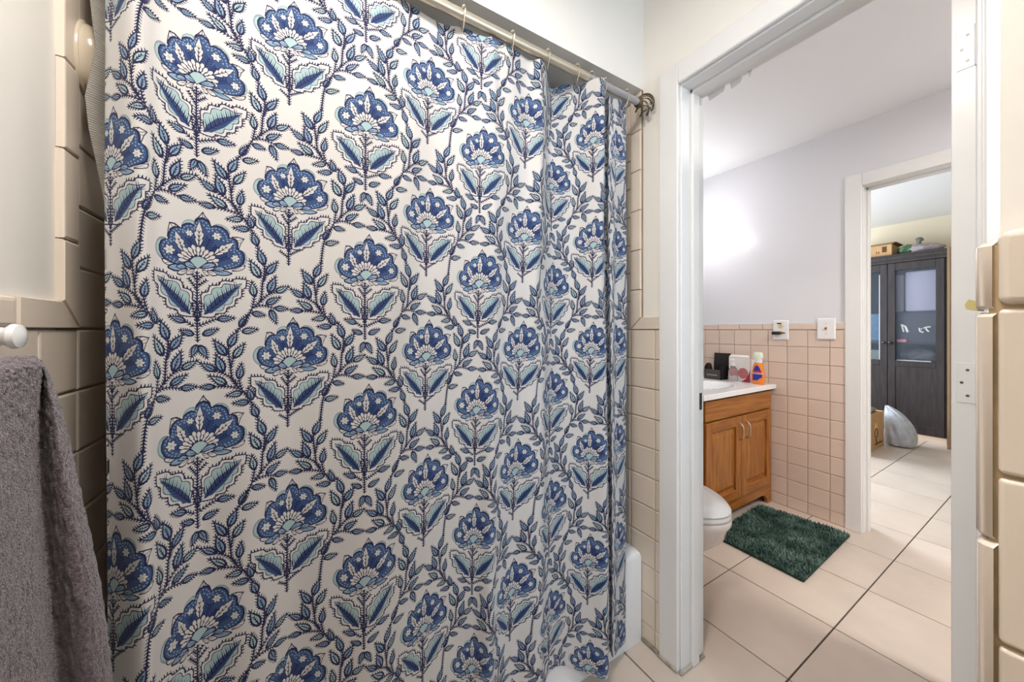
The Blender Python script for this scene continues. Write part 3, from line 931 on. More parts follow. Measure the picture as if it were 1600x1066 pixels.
def section(sec):
    pts = []
    for col, Y, u in sec:
        a, b = ray(col)
        pts.append((a / b * Y, Y))
    n = len(pts)
    P_ = np.array(pts)
    ch = [0.0]
    for i in range(1, n): ch.append(ch[-1] + max(np.linalg.norm(P_[i] - P_[i - 1]), 1e-4) ** 0.5)
    ch = np.array(ch)
    tan = np.zeros_like(P_)
    for i in range(n):
        if i == 0: tan[i] = (P_[1] - P_[0]) / (ch[1] - ch[0])
        elif i == n - 1: tan[i] = (P_[-1] - P_[-2]) / (ch[-1] - ch[-2])
        else:
            d0 = (P_[i] - P_[i - 1]) / (ch[i] - ch[i - 1]); d1 = (P_[i + 1] - P_[i]) / (ch[i + 1] - ch[i])
            w = (ch[i + 1] - ch[i]) / (ch[i + 1] - ch[i - 1])
            tan[i] = d0 * w + d1 * (1 - w)
    S, idx = [], []
    for i in range(n - 1):
        h = ch[i + 1] - ch[i]
        idx.append(len(S))
        for k in range(24):
            t = k / 24.0
            S.append((2 * t**3 - 3 * t**2 + 1) * P_[i] + (t**3 - 2 * t**2 + t) * h * tan[i] + (-2 * t**3 + 3 * t**2) * P_[i + 1] + (t**3 - t**2) * h * tan[i + 1])
    idx.append(len(S)); S.append(P_[-1])
    S = np.array(S)
    arc = np.concatenate([[0], np.cumsum(np.linalg.norm(np.diff(S, axis=0), axis=1))])
    ka = [arc[idx[i]] for i in range(n) if sec[i][2] is not None]
    ku = [sec[i][2] for i in range(n) if sec[i][2] is not None]
    return np.interp(arc, ka, ku), S[:, 0], S[:, 1]

RING_X = [0.065, 0.217, 0.363, 0.511, 0.635, 0.751, 0.812, 0.872, 0.978]
HEM_TOP, HEM_BOT = 1.970, 0.058
def build_curtain():
    V, Tt, C = tile_print()
    ut, xt, yt = section(SEC_T)
    ub, xb, yb = section(SEC_B)
    tipx, tipz = FA(580, 65)
    u0 = -0.151 - tipx / 1000.0          # cloth position of the foot of a reference flower
    v0 = EYE + 0.2205 - tipz / 1000.0
    gu, gv = TU / 30, TV / 17
    gu /= 1000.0; gv /= 1000.0
    U0, U1 = (u0 + round((x - u0) / gu) * gu for x in (-0.326, 1.268))
    global HEM_TOP, HEM_BOT
    HEM_TOP, HEM_BOT = (v0 + round((z - v0) / gv) * gv for z in (1.974, 0.058))
    allV, allT, allC = [], [], []
    base = 0
    for i in range(-2, 6):
        for j in range(-6, 4):
            W = V / 1000.0 + np.array((u0 + i * TU / 1000.0, v0 + j * TV / 1000.0))
            cen = W[Tt].mean(axis=1)
            keep = (cen[:, 0] > U0) & (cen[:, 0] < U1) & (cen[:, 1] > HEM_BOT) & (cen[:, 1] < HEM_TOP)
            if not keep.any(): continue
            t = Tt[keep]
            used, inv = np.unique(t, return_inverse=True)
            allV.append(W[used]); allT.append(inv.reshape(-1, 3) + base); allC.append(C[keep]); base += len(used)
    W = np.concatenate(allV); Tt = np.concatenate(allT); C = np.concatenate(allC)
    W[:, 0] = np.clip(W[:, 0], U0, U1); W[:, 1] = np.clip(W[:, 1], HEM_BOT, HEM_TOP)
    # weld the repeats so that the cloth is one smooth sheet
    key = np.round(W * 20000).astype(np.int64)
    _, first, inv = np.unique(key, axis=0, return_index=True, return_inverse=True)
    W = W[first]; Tt = inv.reshape(-1)[Tt]
    ok = (Tt[:, 0] != Tt[:, 1]) & (Tt[:, 1] != Tt[:, 2]) & (Tt[:, 0] != Tt[:, 2])
    Tt = Tt[ok]; C = C[ok]
    u, v = W[:, 0], W[:, 1]
    ru = [float(np.interp(x, xt[np.argsort(xt)], ut[np.argsort(xt)])) for x in RING_X]
    ru = [-0.24, -0.09] + ru
    def place(u, v):
        w = np.clip((1.9 - v) / 1.75, 0, 1); w = w * w * (3 - 2 * w)
        X = np.interp(u, ut, xt) * (1 - w) + np.interp(u, ub, xb) * w
        Y = np.interp(u, ut, yt) * (1 - w) + np.interp(u, ub, yb) * w
        # soft wrinkles
        Y = Y + 0.0022 * np.sin(u * 47 + 3 * np.sin(v * 2.1)) * np.clip(v, 0.3, 1.5)
        d = np.min(np.abs(u[:, None] - np.array(ru)[None, :]), axis=1)
        amp = 0.010 + 0.022 * np.exp(-((u - 0.765) / 0.06) ** 2)
        sag = amp * (1 - np.exp(-(d / 0.04) ** 2)) * np.exp(-(HEM_TOP - v) / 0.10)
        lift = 0.055 * np.exp(-((u - 0.765) / 0.085) ** 2) * np.exp(-(v - HEM_BOT) / 0.10)
        return np.stack([X, Y, v - sag + lift], axis=1)
    Pt = place(u, v)
    e = 2e-3
    du = place(u + e, v) - place(u - e, v); dv = place(u, v + e) - place(u, v - e)
    nrm = np.cross(du, dv); nrm /= np.linalg.norm(nrm, axis=1)[:, None] + 1e-12
    # orient triangles like the normals
    fn = np.cross(Pt[Tt[:, 1]] - Pt[Tt[:, 0]], Pt[Tt[:, 2]] - Pt[Tt[:, 0]])
    flip = (fn * nrm[Tt[:, 0]]).sum(axis=1) < 0
    Tt[flip] = Tt[flip][:, ::-1]
    me = bpy.data.meshes.new('shower_curtain')
    me.vertices.add(len(Pt)); me.vertices.foreach_set('co', Pt.astype(np.float32).ravel())
    me.loops.add(Tt.size); me.loops.foreach_set('vertex_index', Tt.astype(np.int32).ravel())
    me.polygons.add(len(Tt)); me.polygons.foreach_set('loop_start', np.arange(0, Tt.size, 3, dtype=np.int32))
    me.polygons.foreach_set('loop_total', np.full(len(Tt), 3, dtype=np.int32))
    me.polygons.foreach_set('material_index', C.astype(np.int32))
    me.polygons.foreach_set('use_smooth', np.ones(len(Tt), dtype=bool))
    me.update(calc_edges=True)
    me.validate(clean_customdata=False)
    for nme, c in (('curtain_white_cotton', (193, 190, 188)), ('curtain_navy_ink', (31, 32, 64)), ('curtain_blue_ink', (54, 74, 114)), ('curtain_aqua_ink', (150, 172, 175)),
                   ('curtain_pale_blue_ink', (122, 146, 168)), ('curtain_deep_blue_ink', (32, 44, 84))):
        me.materials.append(mat(nme, srgb(*c), 0.85, bump=0.10, bscale=900, spec=0.15, sheen=0.1))
    if len(me.vertices) == len(nrm):
        me.normals_split_custom_set_from_vertices(nrm.astype(np.float32).tolist())
    o = link('shower_curtain', me)
    tag(o, 'white shower curtain printed with blue folk flowers and spiky vines', 'shower curtain')
    return ru, place
ring_u, place = build_curtain()


# ================================================================== CURTAIN ROD, RINGS, LINER
RY, RZ = 0.855, 1.993
rod = empty('curtain_rod', (1.10, RY, RZ)); tag(rod, 'satin metal shower rod with a twisted wire cage finial', 'curtain rod')
rel(MB().tube([(-0.34, RY, RZ), (0.80, RY, RZ)], 0.0130, 20).build('outer_tube', M_ROD, rod, smooth=True))
rel(MB().tube([(0.79, RY, RZ), (1.052, RY, RZ)], 0.0118, 20).build('inner_tube', mat('grey_rod_tube', srgb(176, 176, 178), 0.35, metal=0.7), rod, smooth=True))
rel(MB().lathe([(0.030, -0.35), (0.030, -0.343), (0.017, -0.335), (0.0145, -0.31)], (0, RY, RZ), 20, 'x').build('end_flange', M_ROD, rod, smooth=True))
rel(MB().lathe([(0.0125, 1.040), (0.0165, 1.042), (0.0175, 1.047), (0.0165, 1.052), (0.012, 1.056)], (0, RY, RZ), 20, 'x').build('collar', M_BRONZE, rod, smooth=True))
cg = MB()
for k in range(6):
    pts = []
    for i in range(15):
        t = i / 14.0
        a = k * math.pi / 3 + t * 2.2
        r = 0.005 + 0.031 * math.sin(math.pi * (0.06 + 0.90 * t)) ** 0.7
        pts.append((1.050 + 0.060 * t, RY + r * math.cos(a), RZ + r * math.sin(a)))
    cg.tube(pts, 0.0029, 6)
cg.ball((1.109, RY, RZ), 0.0045, u=8, v=6)
rel(cg.build('cage_finial', M_BRONZE, rod, smooth=True))

ring_names = ['leftmost nickel curtain ring on the rod', 'second nickel curtain ring from the left', 'third curtain ring from the left, left of the deep hem sag',
              'fourth curtain ring from the left, right of the deep hem sag', 'first of the three bunched rings after the deep sag', 'second of the three bunched rings after the deep sag',
              'nickel curtain ring nearest the wire cage finial']
bead_me = None
wire_me = None
for k, x in enumerate(RING_X[2:]):
    t = empty('curtain_ring', (x, RY, RZ)); tag(t, ring_names[k], 'curtain ring', 'rings along the curtain rod')
    if wire_me is None:
        pts = []
        for i in range(24):
            a = 2 * math.pi * i / 24
            yy, zz = 0.0185 * math.sin(a), 0.0185 * math.cos(a)
            if zz < 0: zz *= 2.3; yy *= max(0.4, 1 + zz / 0.085)
            pts.append((0, yy, zz))
        w = MB().tube(pts, 0.0013, 6, closed=True).build('wire', M_NICKEL, t, smooth=True); wire_me = w.data
        b = MB().ball((0, 0, 0), 0.0036, u=8, v=6).build('bead', M_NICKEL, t, smooth=True); bead_me = b.data
        b.location = (0, -0.010, 0.0165)
        b0 = 1
    else:
        link('wire', wire_me, None, t); b0 = 0
    for q, a in enumerate((-32, -10, 12, 34)):
        if b0 and q == 0: continue
        link('bead', bead_me, None, t, (0, 0.0192 * math.sin(R(a)), 0.0192 * math.cos(R(a))))

def rib_mat():
    m = bpy.data.materials.new('waffle_liner'); m.use_nodes = True
    nt = m.node_tree; b = nt.nodes['Principled BSDF']
    b.inputs['Base Color'].default_value = srgb(206, 202, 194); b.inputs['Roughness'].default_value = 0.7
    tc = nt.nodes.new('ShaderNodeTexCoord'); wv = nt.nodes.new('ShaderNodeTexWave')
    wv.bands_direction = 'Z'; wv.inputs['Scale'].default_value = 75; wv.inputs['Distortion'].default_value = 0.4
    nt.links.new(tc.outputs['Object'], wv.inputs['Vector'])
    rp = nt.nodes.new('ShaderNodeValToRGB'); rp.color_ramp.elements[0].color = srgb(168, 162, 152); rp.color_ramp.elements[1].color = srgb(214, 210, 204)
    nt.links.new(wv.outputs['Fac'], rp.inputs['Fac']); nt.links.new(rp.outputs['Color'], b.inputs['Base Color'])
    bp = nt.nodes.new('ShaderNodeBump'); bp.inputs['Strength'].default_value = 0.5; bp.inputs['Distance'].default_value = 0.002
    nt.links.new(wv.outputs['Fac'], bp.inputs['Height']); nt.links.new(bp.outputs['Normal'], b.inputs['Normal'])
    return m
lz = [0.345, 0.38, 0.45, 0.7, 1.0, 1.17, 1.30, 1.395, 1.47, 1.53, 1.586, 1.63, 1.68, 1.72, 1.763, 1.85, 1.955]
ll = [-.285, -.285, -.287, -.288, -.288, -.290, -.293, -.303, -.314, -.323, -.3275, -.321, -.314, -.318, -.321, -.320, -.318]
lr = [1.04, 1.04, 1.045, 1.05, 1.055, 1.062, 1.068, 1.073, 1.077, 1.080, 1.083, 1.085, 1.087, 1.088, 1.09, 1.09, 1.085]
NL = 90
V, F = [], []
for j, z in enumerate(lz):
    for i in range(NL + 1):
        t = i / NL
        x = ll[j] + (lr[j] - ll[j]) * t
        y = (0.966 if z < 0.36 else 0.955) + 0.010 * math.sin(t * 70) + 0.004 * math.sin(t * 23 + z * 2)
        if t < 0.06: y -= (0.06 - t) / 0.06 * 0.03 * (0 if z < 0.4 else 1)
        V.append((x, y, z))
for j in range(len(lz) - 1):
    for i in range(NL):
        a = j * (NL + 1) + i
        F.append((a, a + 1, a + NL + 2, a + NL + 1))
me = bpy.data.meshes.new('curtain_liner'); me.from_pydata(V, [], F)
for p in me.polygons: p.use_smooth = True
lo = link('curtain_liner', me, rib_mat())
sm = lo.modifiers.new('thickness', 'SOLIDIFY'); sm.thickness = 0.0012
tag(lo, 'pale ribbed liner hanging inside the tub behind the flowered curtain', 'curtain liner')

# ================================================================== TUB
tub = empty('bathtub', (0.38, 1.25, 0)); tag(tub, 'white enamelled bathtub in the tiled recess behind the curtain', 'bathtub')
def rrect(x0, x1, y0, y1, r, z, n=5):
    pts = []
    for cx, cy, a0 in ((x1 - r, y1 - r, 0), (x0 + r, y1 - r, 90), (x0 + r, y0 + r, 180), (x1 - r, y0 + r, 270)):
        for i in range(n + 1):
            a = R(a0 + 90 * i / n)
            pts.append((cx + r * math.cos(a), cy + r * math.sin(a), z))
    return pts
tx0, tx1, ty0, ty1 = XL + 0.010, XD - 0.0105, 0.886, 1.636
tb = MB().loft([rrect(tx0, tx1, ty0, ty1, 0.006, 0.0), rrect(tx0, tx1, ty0, ty1, 0.006, 0.315), rrect(tx0 + 0.002, tx1 - 0.002, ty0 + 0.003, ty1 - 0.003, 0.008, 0.327),
                rrect(tx0 + 0.006, tx1 - 0.006, ty0 + 0.009, ty1 - 0.006, 0.01, 0.334), rrect(tx0 + 0.05, tx1 - 0.05, ty0 + 0.055, ty1 - 0.05, 0.07, 0.336),
                rrect(tx0 + 0.065, tx1 - 0.065, ty0 + 0.066, ty1 - 0.06, 0.09, 0.325), rrect(tx0 + 0.12, tx1 - 0.10, ty0 + 0.11, ty1 - 0.10, 0.12, 0.07),
                rrect(tx0 + 0.2, tx1 - 0.18, ty0 + 0.17, ty1 - 0.16, 0.1, 0.05)], capa=True, capb=True)
rel(tb.build('tub_body', M_TUB, tub, smooth=True, angle=50))
rel(MB().lathe([(0.03, 0.0505), (0.03, 0.053), (0.012, 0.0535)], (0.9, 1.26, 0), 20).build('drain', M_CHROME, tub))

# ================================================================== CERAMIC FIXTURE ON THE LEFT WALL
cd = empty('ceramic_holder', (XL + 0.008, 0.964, 1.67)); tag(cd, 'cream oval ceramic holder fixed to the tiled wall beside the curtain', 'wall holder')
rings = []
for i in range(15):
    t = -1 + 2 * i / 14.0
    w = math.sqrt(max(0.0, 1 - abs(t) ** 2.3)) + 0.02
    ring = []
    for k in range(17):
        a = math.pi * k / 16
        ridge = 1.0 + 0.10 * math.exp(-((k - 8) / 1.1) ** 2)
        ring.append((0.046 * w ** 0.8 * math.sin(a) * ridge, -0.040 * w * math.cos(a), 0.064 * t))
    rings.append(ring)
MB().loft(rings).build('bowl', M_CERAM, cd, smooth=True, angle=60)
MB().loft([[(0.001 + dx, 0.044 * s_ * math.cos(R(a)), 0.069 * s_ * math.sin(R(a))) for a in range(0, 360, 15)] for dx, s_ in ((0, 1.0), (0.003, 1.0), (0.006, 0.95))]).build('rim', M_CERAM, cd, smooth=True)

# ================================================================== TOWEL AND BAR
bar = empty('towel_hook', (XL, 0.70, 1.160)); tag(bar, 'white ceramic hook on the cream tiles above the grey towel', 'towel hook')
rel(MB().lathe([(0.022, 0.008), (0.022, 0.013), (0.017, 0.018), (0.012, 0.022)], (XL, 0.712, 1.162), 20, 'x').build('flange', M_TUB, bar, smooth=True))
rel(MB().lathe([(0.0125, 0.0225), (0.011, 0.030), (0.016, 0.036), (0.015, 0.042), (0.006, 0.045)], (XL, 0.712, 1.162), 20, 'x').build('knob', M_TUB, bar, smooth=True))

def at_col(col, Y):
    a, b = ray(col)
    return (max(a / b * Y, -0.328), Y)
LV = [(1.128, 60, 62, 66, 0.6), (1.118, 64, 68, 76, 0.8), (1.05, 50, 60, 103, 0.95), (0.964, 49, 62, 122, 1.0), (0.832, 62, 76, 156, 1.0), (0.69, 76, 92, 177, 1.0), (0.45, 85, 104, 190, 1.0), (0.40, 85, 104, 188, 0.95)]
rows = []
for (z, c1, c2, c3, k) in LV:
    row = [at_col(-230, 0.45), at_col(-120, 0.52), at_col(-40, 0.575), at_col(15, 0.62), at_col(c1 - 16, 0.65), at_col(c1, 0.672), at_col(c1 + 3, 0.69), at_col(c2, 0.722),
           at_col((c2 * 2 + c3) / 3 - 2, 0.70), at_col((c2 + c3 * 2) / 3, 0.695), at_col(c3 - 4, 0.715), at_col(c3, 0.735), at_col(c3 - 8, 0.752), (-0.334, 0.756), (-0.336, 0.66), (-0.336, 0.43)]
    rows.append([(p[0], p[1], z + (0.006 if z > 1.11 and i in (4, 5) else 0)) for i, p in enumerate(row)])
top = [((p[0] - 0.312) / 2, p[1] * 0.97 + 0.02, 1.138) for p in rows[0]]
tw = MB().loft([top] + rows)
two = tw.build('bath_towel', None, None)
for p in two.data.polygons: p.use_smooth = True
ss = two.modifiers.new('subdivision', 'SUBSURF'); ss.levels = 4; ss.render_levels = 4
tx = bpy.data.textures.new('terry', 'CLOUDS'); tx.noise_scale = 0.0045; tx.noise_depth = 1
dm = two.modifiers.new('terry', 'DISPLACE'); dm.texture = tx; dm.strength = 0.005; dm.texture_coords = 'LOCAL'
two.data.materials.append(mat('grey_terry', srgb(130, 118, 124), 0.95, col2=srgb(88, 76, 82), vscale=220, detail=2, bump=0.9, bscale=480, spec=0.1, sheen=0.4))
tag(two, 'dark grey terry bath towel hanging on the left wall', 'towel')

# ================================================================== VANITY
VX0, VX1, VY0, VY1 = 1.925, 2.757, 1.155, 1.655
van = empty('vanity_cabinet', (2.34, 1.4, 0)); tag(van, 'honey oak vanity cabinet with two raised panel doors', 'vanity')
def vpart(mb, name, m, parent=None, **k):
    o = mb.build(name, m, parent or van, **k)
    return rel(o) if parent is None else o
def sub(o, parent, root):
    """sub-part of a part, world coordinates kept"""
    bpy.context.view_layer.update()
    o.parent = parent
    o.matrix_parent_inverse = parent.matrix_world.inverted()
    return o
for (a0, a1, c0, c1, e0, e1, nm) in ((VX0, VX0 + 0.018, VY0 + 0.0125, VY1, 0.0, 0.775, 'side_panel'), (VX1 - 0.018, VX1, VY0 + 0.0125, VY1, 0.0, 0.775, 'side_panel'),
        (VX0 + 0.0185, VX1 - 0.0185, VY1 - 0.01, VY1, 0.1, 0.775, 'back_panel'), (VX0 + 0.0185, VX1 - 0.0185, VY0 + 0.0125, VY1 - 0.0105, 0.095, 0.11, 'bottom_panel'),
        (VX0, VX0 + 0.045, VY0, VY0 + 0.012, 0.1255, 0.775, 'face_stile'), (VX1 - 0.045, VX1, VY0, VY0 + 0.012, 0.1255, 0.775, 'face_stile'), (2.32, 2.365, VY0, VY0 + 0.012, 0.1255, 0.6295, 'face_stile')):
    vpart(MB().box(a0, a1, c0, c1, e0, e1, 0.001), nm, M_OAK)
for (e0, e1) in ((0.63, 0.66), (0.755, 0.775)):
    vpart(MB().box(VX0 + 0.0455, VX1 - 0.0455, VY0 + 0.001, VY0 + 0.012, e0, e1), 'face_rail', M_OAKH)
vpart(MB().box(VX0 + 0.03, VX1 - 0.03, VY0 - 0.018, VY0 - 0.0005, 0.648, 0.762, 0.004, 2), 'drawer_front', M_OAKH)
arch = [(VX0, 0.0), (VX0 + 0.05, 0.0), (VX0 + 0.058, 0.03), (VX0 + 0.085, 0.058), (VX0 + 0.13, 0.068), (VX1 - 0.13, 0.068), (VX1 - 0.085, 0.058), (VX1 - 0.058, 0.03), (VX1 - 0.05, 0.0), (VX1, 0.0), (VX1, 0.125), (VX0, 0.125)]
vpart(MB().prism(arch, 'y', VY0 - 0.006, VY0 + 0.012), 'arched_base_rail', M_OAKH)
for (a, b, hx) in ((VX0 + 0.032, 2.339, 2.305), (2.345, VX1 - 0.032, 2.385)):
    d = vpart(MB().box(a + 0.002, b - 0.002, VY0 - 0.0025, VY0 - 0.0005, 0.137, 0.636), 'door', M_OAK)
    for (c0, c1) in ((a, a + 0.06), (b - 0.06, b)):
        sub(MB().box(c0, c1, VY0 - 0.020, VY0 - 0.0026, 0.135, 0.638, 0.003).build('door_stile', M_OAK), d, van)
    for (e0, e1) in ((0.135, 0.195), (0.578, 0.638)):
        sub(MB().box(a + 0.0605, b - 0.0605, VY0 - 0.0195, VY0 - 0.0026, e0, e1, 0.003).build('door_rail', M_OAKH), d, van)
    pm = MB()
    x0, x1, z0, z1 = a + 0.06, b - 0.06, 0.195, 0.578
    def rc(i, y): return [(x0 + i, y, z0 + i), (x1 - i, y, z0 + i), (x1 - i, y, z1 - i), (x0 + i, y, z1 - i)]
    pm.loft([rc(0, VY0 - 0.0026), rc(0, VY0 - 0.006), rc(0.008, VY0 - 0.005), rc(0.034, VY0 - 0.015), rc(0.037, VY0 - 0.0165)])
    sub(pm.build('raised_panel', M_OAK), d, van)
    hp = [(hx, VY0 - 0.020, 0.50), (hx, VY0 - 0.034, 0.503), (hx, VY0 - 0.044, 0.515), (hx, VY0 - 0.047, 0.535), (hx, VY0 - 0.047, 0.565), (hx, VY0 - 0.044, 0.585), (hx, VY0 - 0.034, 0.597), (hx, VY0 - 0.020, 0.60)]
    sub(MB().tube(hp, 0.0048, 10).build('handle', M_NICKEL, smooth=True), d, van)

# countertop with an integral basin
ct = empty('basin_countertop', (2.34, 1.4, 0.775)); tag(ct, 'glossy white vanity top with moulded basin on the oak cabinet', 'countertop')
NX, NY = 56, 36
cx0, cx1, cy0, cy1 = VX0 - 0.012, 2.7595, 1.122, 1.657
def cz(x, y):
    q = math.hypot((x - 2.31) / 0.235, (y - 1.37) / 0.155)
    if q >= 1.0: return 0.803 + 0.003 * math.exp(-((q - 1.06) / 0.05) ** 2)
    return 0.803 - 0.13 * (1 - q ** 2.6) ** 0.8
V, F = [], []
for j in range(NY + 1):
    for i in range(NX + 1):
        x = cx0 + (cx1 - cx0) * i / NX; y = cy0 + (cy1 - cy0) * j / NY
        V.append((x, y, cz(x, y)))
for j in range(NY):
    for i in range(NX):
        a = j * (NX + 1) + i; F.append((a, a + 1, a + NX + 2, a + NX + 1))
n0 = len(V)
per = [(i, 0) for i in range(NX + 1)] + [(NX, j) for j in range(1, NY + 1)] + [(i, NY) for i in range(NX - 1, -1, -1)] + [(0, j) for j in range(NY - 1, 0, -1)]
for (i, j) in per:
    x, y, z = V[j * (NX + 1) + i]; V.append((x, y, 0.776))
m_ = len(per)
for k in range(m_):
    a, b = per[k], per[(k + 1) % m_]
    F.append((b[1] * (NX + 1) + b[0], a[1] * (NX + 1) + a[0], n0 + k, n0 + (k + 1) % m_))
me = bpy.data.meshes.new('slab'); me.from_pydata(V, [], F)
for p in me.polygons: p.use_smooth = p.index < NX * NY
rel(link('slab', me, M_COUNTER, ct))
rel(MB().box(cx0, cx1, 1.637, 1.657, 0.8035, 0.88, 0.004).build('back_splash', M_COUNTER, ct))
fc = empty('faucet', (2.31, 1.575, 0.805)); tag(fc, 'chrome two handle faucet at the back of the vanity top', 'faucet')
MB().box(-0.08, 0.08, -0.022, 0.022, 0, 0.014, 0.006, 2).build('base_plate', M_CHROME, fc, smooth=True)
MB().tube([(0, 0, 0.012), (0, 0, 0.05), (0, -0.02, 0.075), (0, -0.06, 0.082), (0, -0.10, 0.068), (0, -0.108, 0.052)], 0.011, 14).build('spout', M_CHROME, fc, smooth=True)
for sx in (-0.055, 0.055):
    MB().lathe([(0.013, 0.012), (0.012, 0.035), (0.021, 0.042), (0.020, 0.06), (0.008, 0.066)], (sx, 0, 0), 16).build('knob', M_CHROME, fc, smooth=True)

# things on the vanity top
CT = 0.8035
bx = empty('black_tray_box', (2.70, 1.48, CT)); tag(bx, 'black open box with raised lid and handle cut-out on the vanity top', 'box')
x0, x1, y0, y1 = 2.645, 2.735, 1.425, 1.548
rel(MB().box(x0, x1, y0, y1, CT, CT + 0.004).box(x0, x0 + 0.004, y0, y1, CT, CT + 0.072).build('front_panel', M_CHAR, bx))
rel(MB().prism([(x0, CT), (x1, CT), (x1, CT + 0.1), (x0 + 0.02, CT + 0.105), (x0, CT + 0.085)], 'y', y0, y0 + 0.004).build('side_panel', M_BLKCARD, bx))
hd = [(x0, CT), (x1, CT), (x1, CT + 0.09), (x0 + 0.07, CT + 0.115), (x0 + 0.03, CT + 0.115), (x0, CT + 0.09)]
rel(MB().prism(hd, 'y', y1 - 0.004, y1).build('side_panel', M_BLKCARD, bx))
rel(MB().loft([[(2.732, 1.418, CT + 0.02), (2.738, 1.418, CT + 0.02), (2.738, 1.528, CT + 0.02), (2.732, 1.528, CT + 0.02)],
               [(2.748, 1.410, CT + 0.192), (2.754, 1.410, CT + 0.192), (2.754, 1.53, CT + 0.192), (2.748, 1.53, CT + 0.192)]]).build('lid', M_BLKCARD, bx))
rel(MB().loft([[(x0 + 0.02, y1 - 0.05, CT + 0.07), (x0 + 0.024, y1 - 0.05, CT + 0.07), (x0 + 0.024, y1 - 0.005, CT + 0.07), (x0 + 0.02, y1 - 0.005, CT + 0.07)],
               [(x0 + 0.02, y1 - 0.04, CT + 0.112), (x0 + 0.024, y1 - 0.04, CT + 0.112), (x0 + 0.024, y1 - 0.008, CT + 0.118), (x0 + 0.02, y1 - 0.008, CT + 0.118)]]).build('inner_flap', M_BLKCARD, bx))
lt = MB(); yy = 1.528
for w in (0.004, 0.003, 0.005, 0.003, 0.004, 0.005, 0.003, 0.004, 0.003, 0.005, 0.006, 0.005):
    lt.box(x0 - 0.0008, x0 + 0.0005, yy - w, yy, CT + 0.028, CT + 0.034); yy -= w + 0.0022
rel(lt.build('lettering', M_LETTER, bx))

wb = empty('white_carton', (2.72, 1.335, CT)); tag(wb, 'white carton with pink round print and open flaps against the tiles', 'carton')
x0, x1, y0, y1 = 2.690, 2.752, 1.250, 1.392
rel(MB().box(x0, x1, y0, y1, CT, CT + 0.158, 0.001).build('body', M_WHITEB, wb))
rel(MB().loft([[(x0, y0, CT + 0.158), (x0 + 0.002, y0, CT + 0.158), (x0 + 0.002, y1, CT + 0.158), (x0, y1, CT + 0.158)],
               [(x0 - 0.004, y0 + 0.004, CT + 0.176), (x0 - 0.002, y0 + 0.004, CT + 0.176), (x0 - 0.002, y1 - 0.004, CT + 0.176), (x0 - 0.004, y1 - 0.004, CT + 0.176)],
               [(x0 + 0.004, y0 + 0.012, CT + 0.188), (x0 + 0.006, y0 + 0.012, CT + 0.188), (x0 + 0.006, y1 - 0.012, CT + 0.188), (x0 + 0.004, y1 - 0.012, CT + 0.188)]]).build('flap', M_WHITEB, wb))
def disc(mb, x, y, z, ry, rz, a0=0, a1=360):
    pts = [(y + ry * math.cos(R(a)), z + rz * math.sin(R(a))) for a in range(a0, a1, 20)]
    mb.prism(pts, 'x', x - 0.0008, x)
m1 = MB(); disc(m1, x0, 1.296, CT + 0.060, 0.034, 0.038); disc(m1, x0, 1.374, CT + 0.062, 0.017, 0.03)
rel(m1.build('pink_print', M_PINK, wb))
m1 = MB().prism([(y0, CT + 0.001), (y0 + 0.055, CT + 0.001), (y0 + 0.03, CT + 0.02), (y0 + 0.012, CT + 0.05), (y0, CT + 0.09)], 'x', x0 - 0.0009, x0)
rel(m1.build('red_corner_print', M_RED, wb))
m1 = MB().box(x0 - 0.0009, x0, 1.345, 1.380, CT + 0.098, CT + 0.104)
for k in range(5): m1.box(x0 - 0.0009, x0, 1.382 - k * 0.0001, 1.390, CT + 0.012 + k * 0.011, CT + 0.016 + k * 0.011)
rel(m1.build('grey_print', M_CHAR, wb))['kind'] = 'stuff'

cb = empty('clear_bottle', (2.655, 1.345, CT)); tag(cb, 'clear plastic bottle with white pump in front of the white carton', 'bottle')
MB().lathe([(0.027, 0), (0.030, 0.006), (0.030, 0.072), (0.024, 0.092), (0.012, 0.104), (0.011, 0.112)], (0, 0, 0), 20).build('bottle_body', M_CLEAR, cb, smooth=True)
MB().lathe([(0.013, 0.112), (0.013, 0.128), (0.005, 0.130), (0.004, 0.150)], (0, 0, 0), 16).build('pump_collar', M_PLATE, cb, smooth=True)
MB().box(-0.035, 0.010, -0.007, 0.007, 0.150, 0.161, 0.004, 2).build('pump_head', M_PLATE, cb)

sp = empty('soap_bottle', (2.665, 1.188, CT)); tag(sp, 'orange liquid soap bottle with blue and red label and pale cap', 'bottle')
def oval(rx, ry, z, n=28): return [(rx * math.cos(2 * math.pi * i / n), ry * math.sin(2 * math.pi * i / n), z) for i in range(n)]
MB().loft([oval(0.022, 0.034, 0), oval(0.025, 0.039, 0.006), oval(0.025, 0.039, 0.06), oval(0.024, 0.035, 0.10), oval(0.021, 0.030, 0.128), oval(0.017, 0.022, 0.145)]).build('bottle_body', M_ORANGE, sp, smooth=True)
MB().loft([oval(0.017, 0.024, 0.1452), oval(0.018, 0.026, 0.150), oval(0.016, 0.022, 0.175)]).build('shoulder', M_WHITEB, sp, smooth=True)
MB().loft([oval(0.019, 0.028, 0.1755), oval(0.019, 0.030, 0.182), oval(0.018, 0.029, 0.208), oval(0.012, 0.022, 0.216)]).build('cap', M_CAPW, sp, smooth=True)
def wrap(mb, pts, d=0.0006, rx=0.025, ry=0.039):
    """label outline (y, z) laid on the oval body, facing -x"""
    def on(y, z, e):
        k = np.interp(z, (0.0, 0.006, 0.06, 0.10, 0.128, 0.145), (0.88, 1.0, 1.0, 0.92, 0.80, 0.62))
        yy = max(-ry * k * 0.995, min(ry * k * 0.995, y))
        return (-(rx * (0.9 + 0.1 * k) + e) * math.sqrt(max(0.0, 1 - (yy / (ry * k)) ** 2)) - 0.0004, yy, z)
    mb.loft([[on(y, z, 0.0) for y, z in pts], [on(y, z, d) for y, z in pts]])
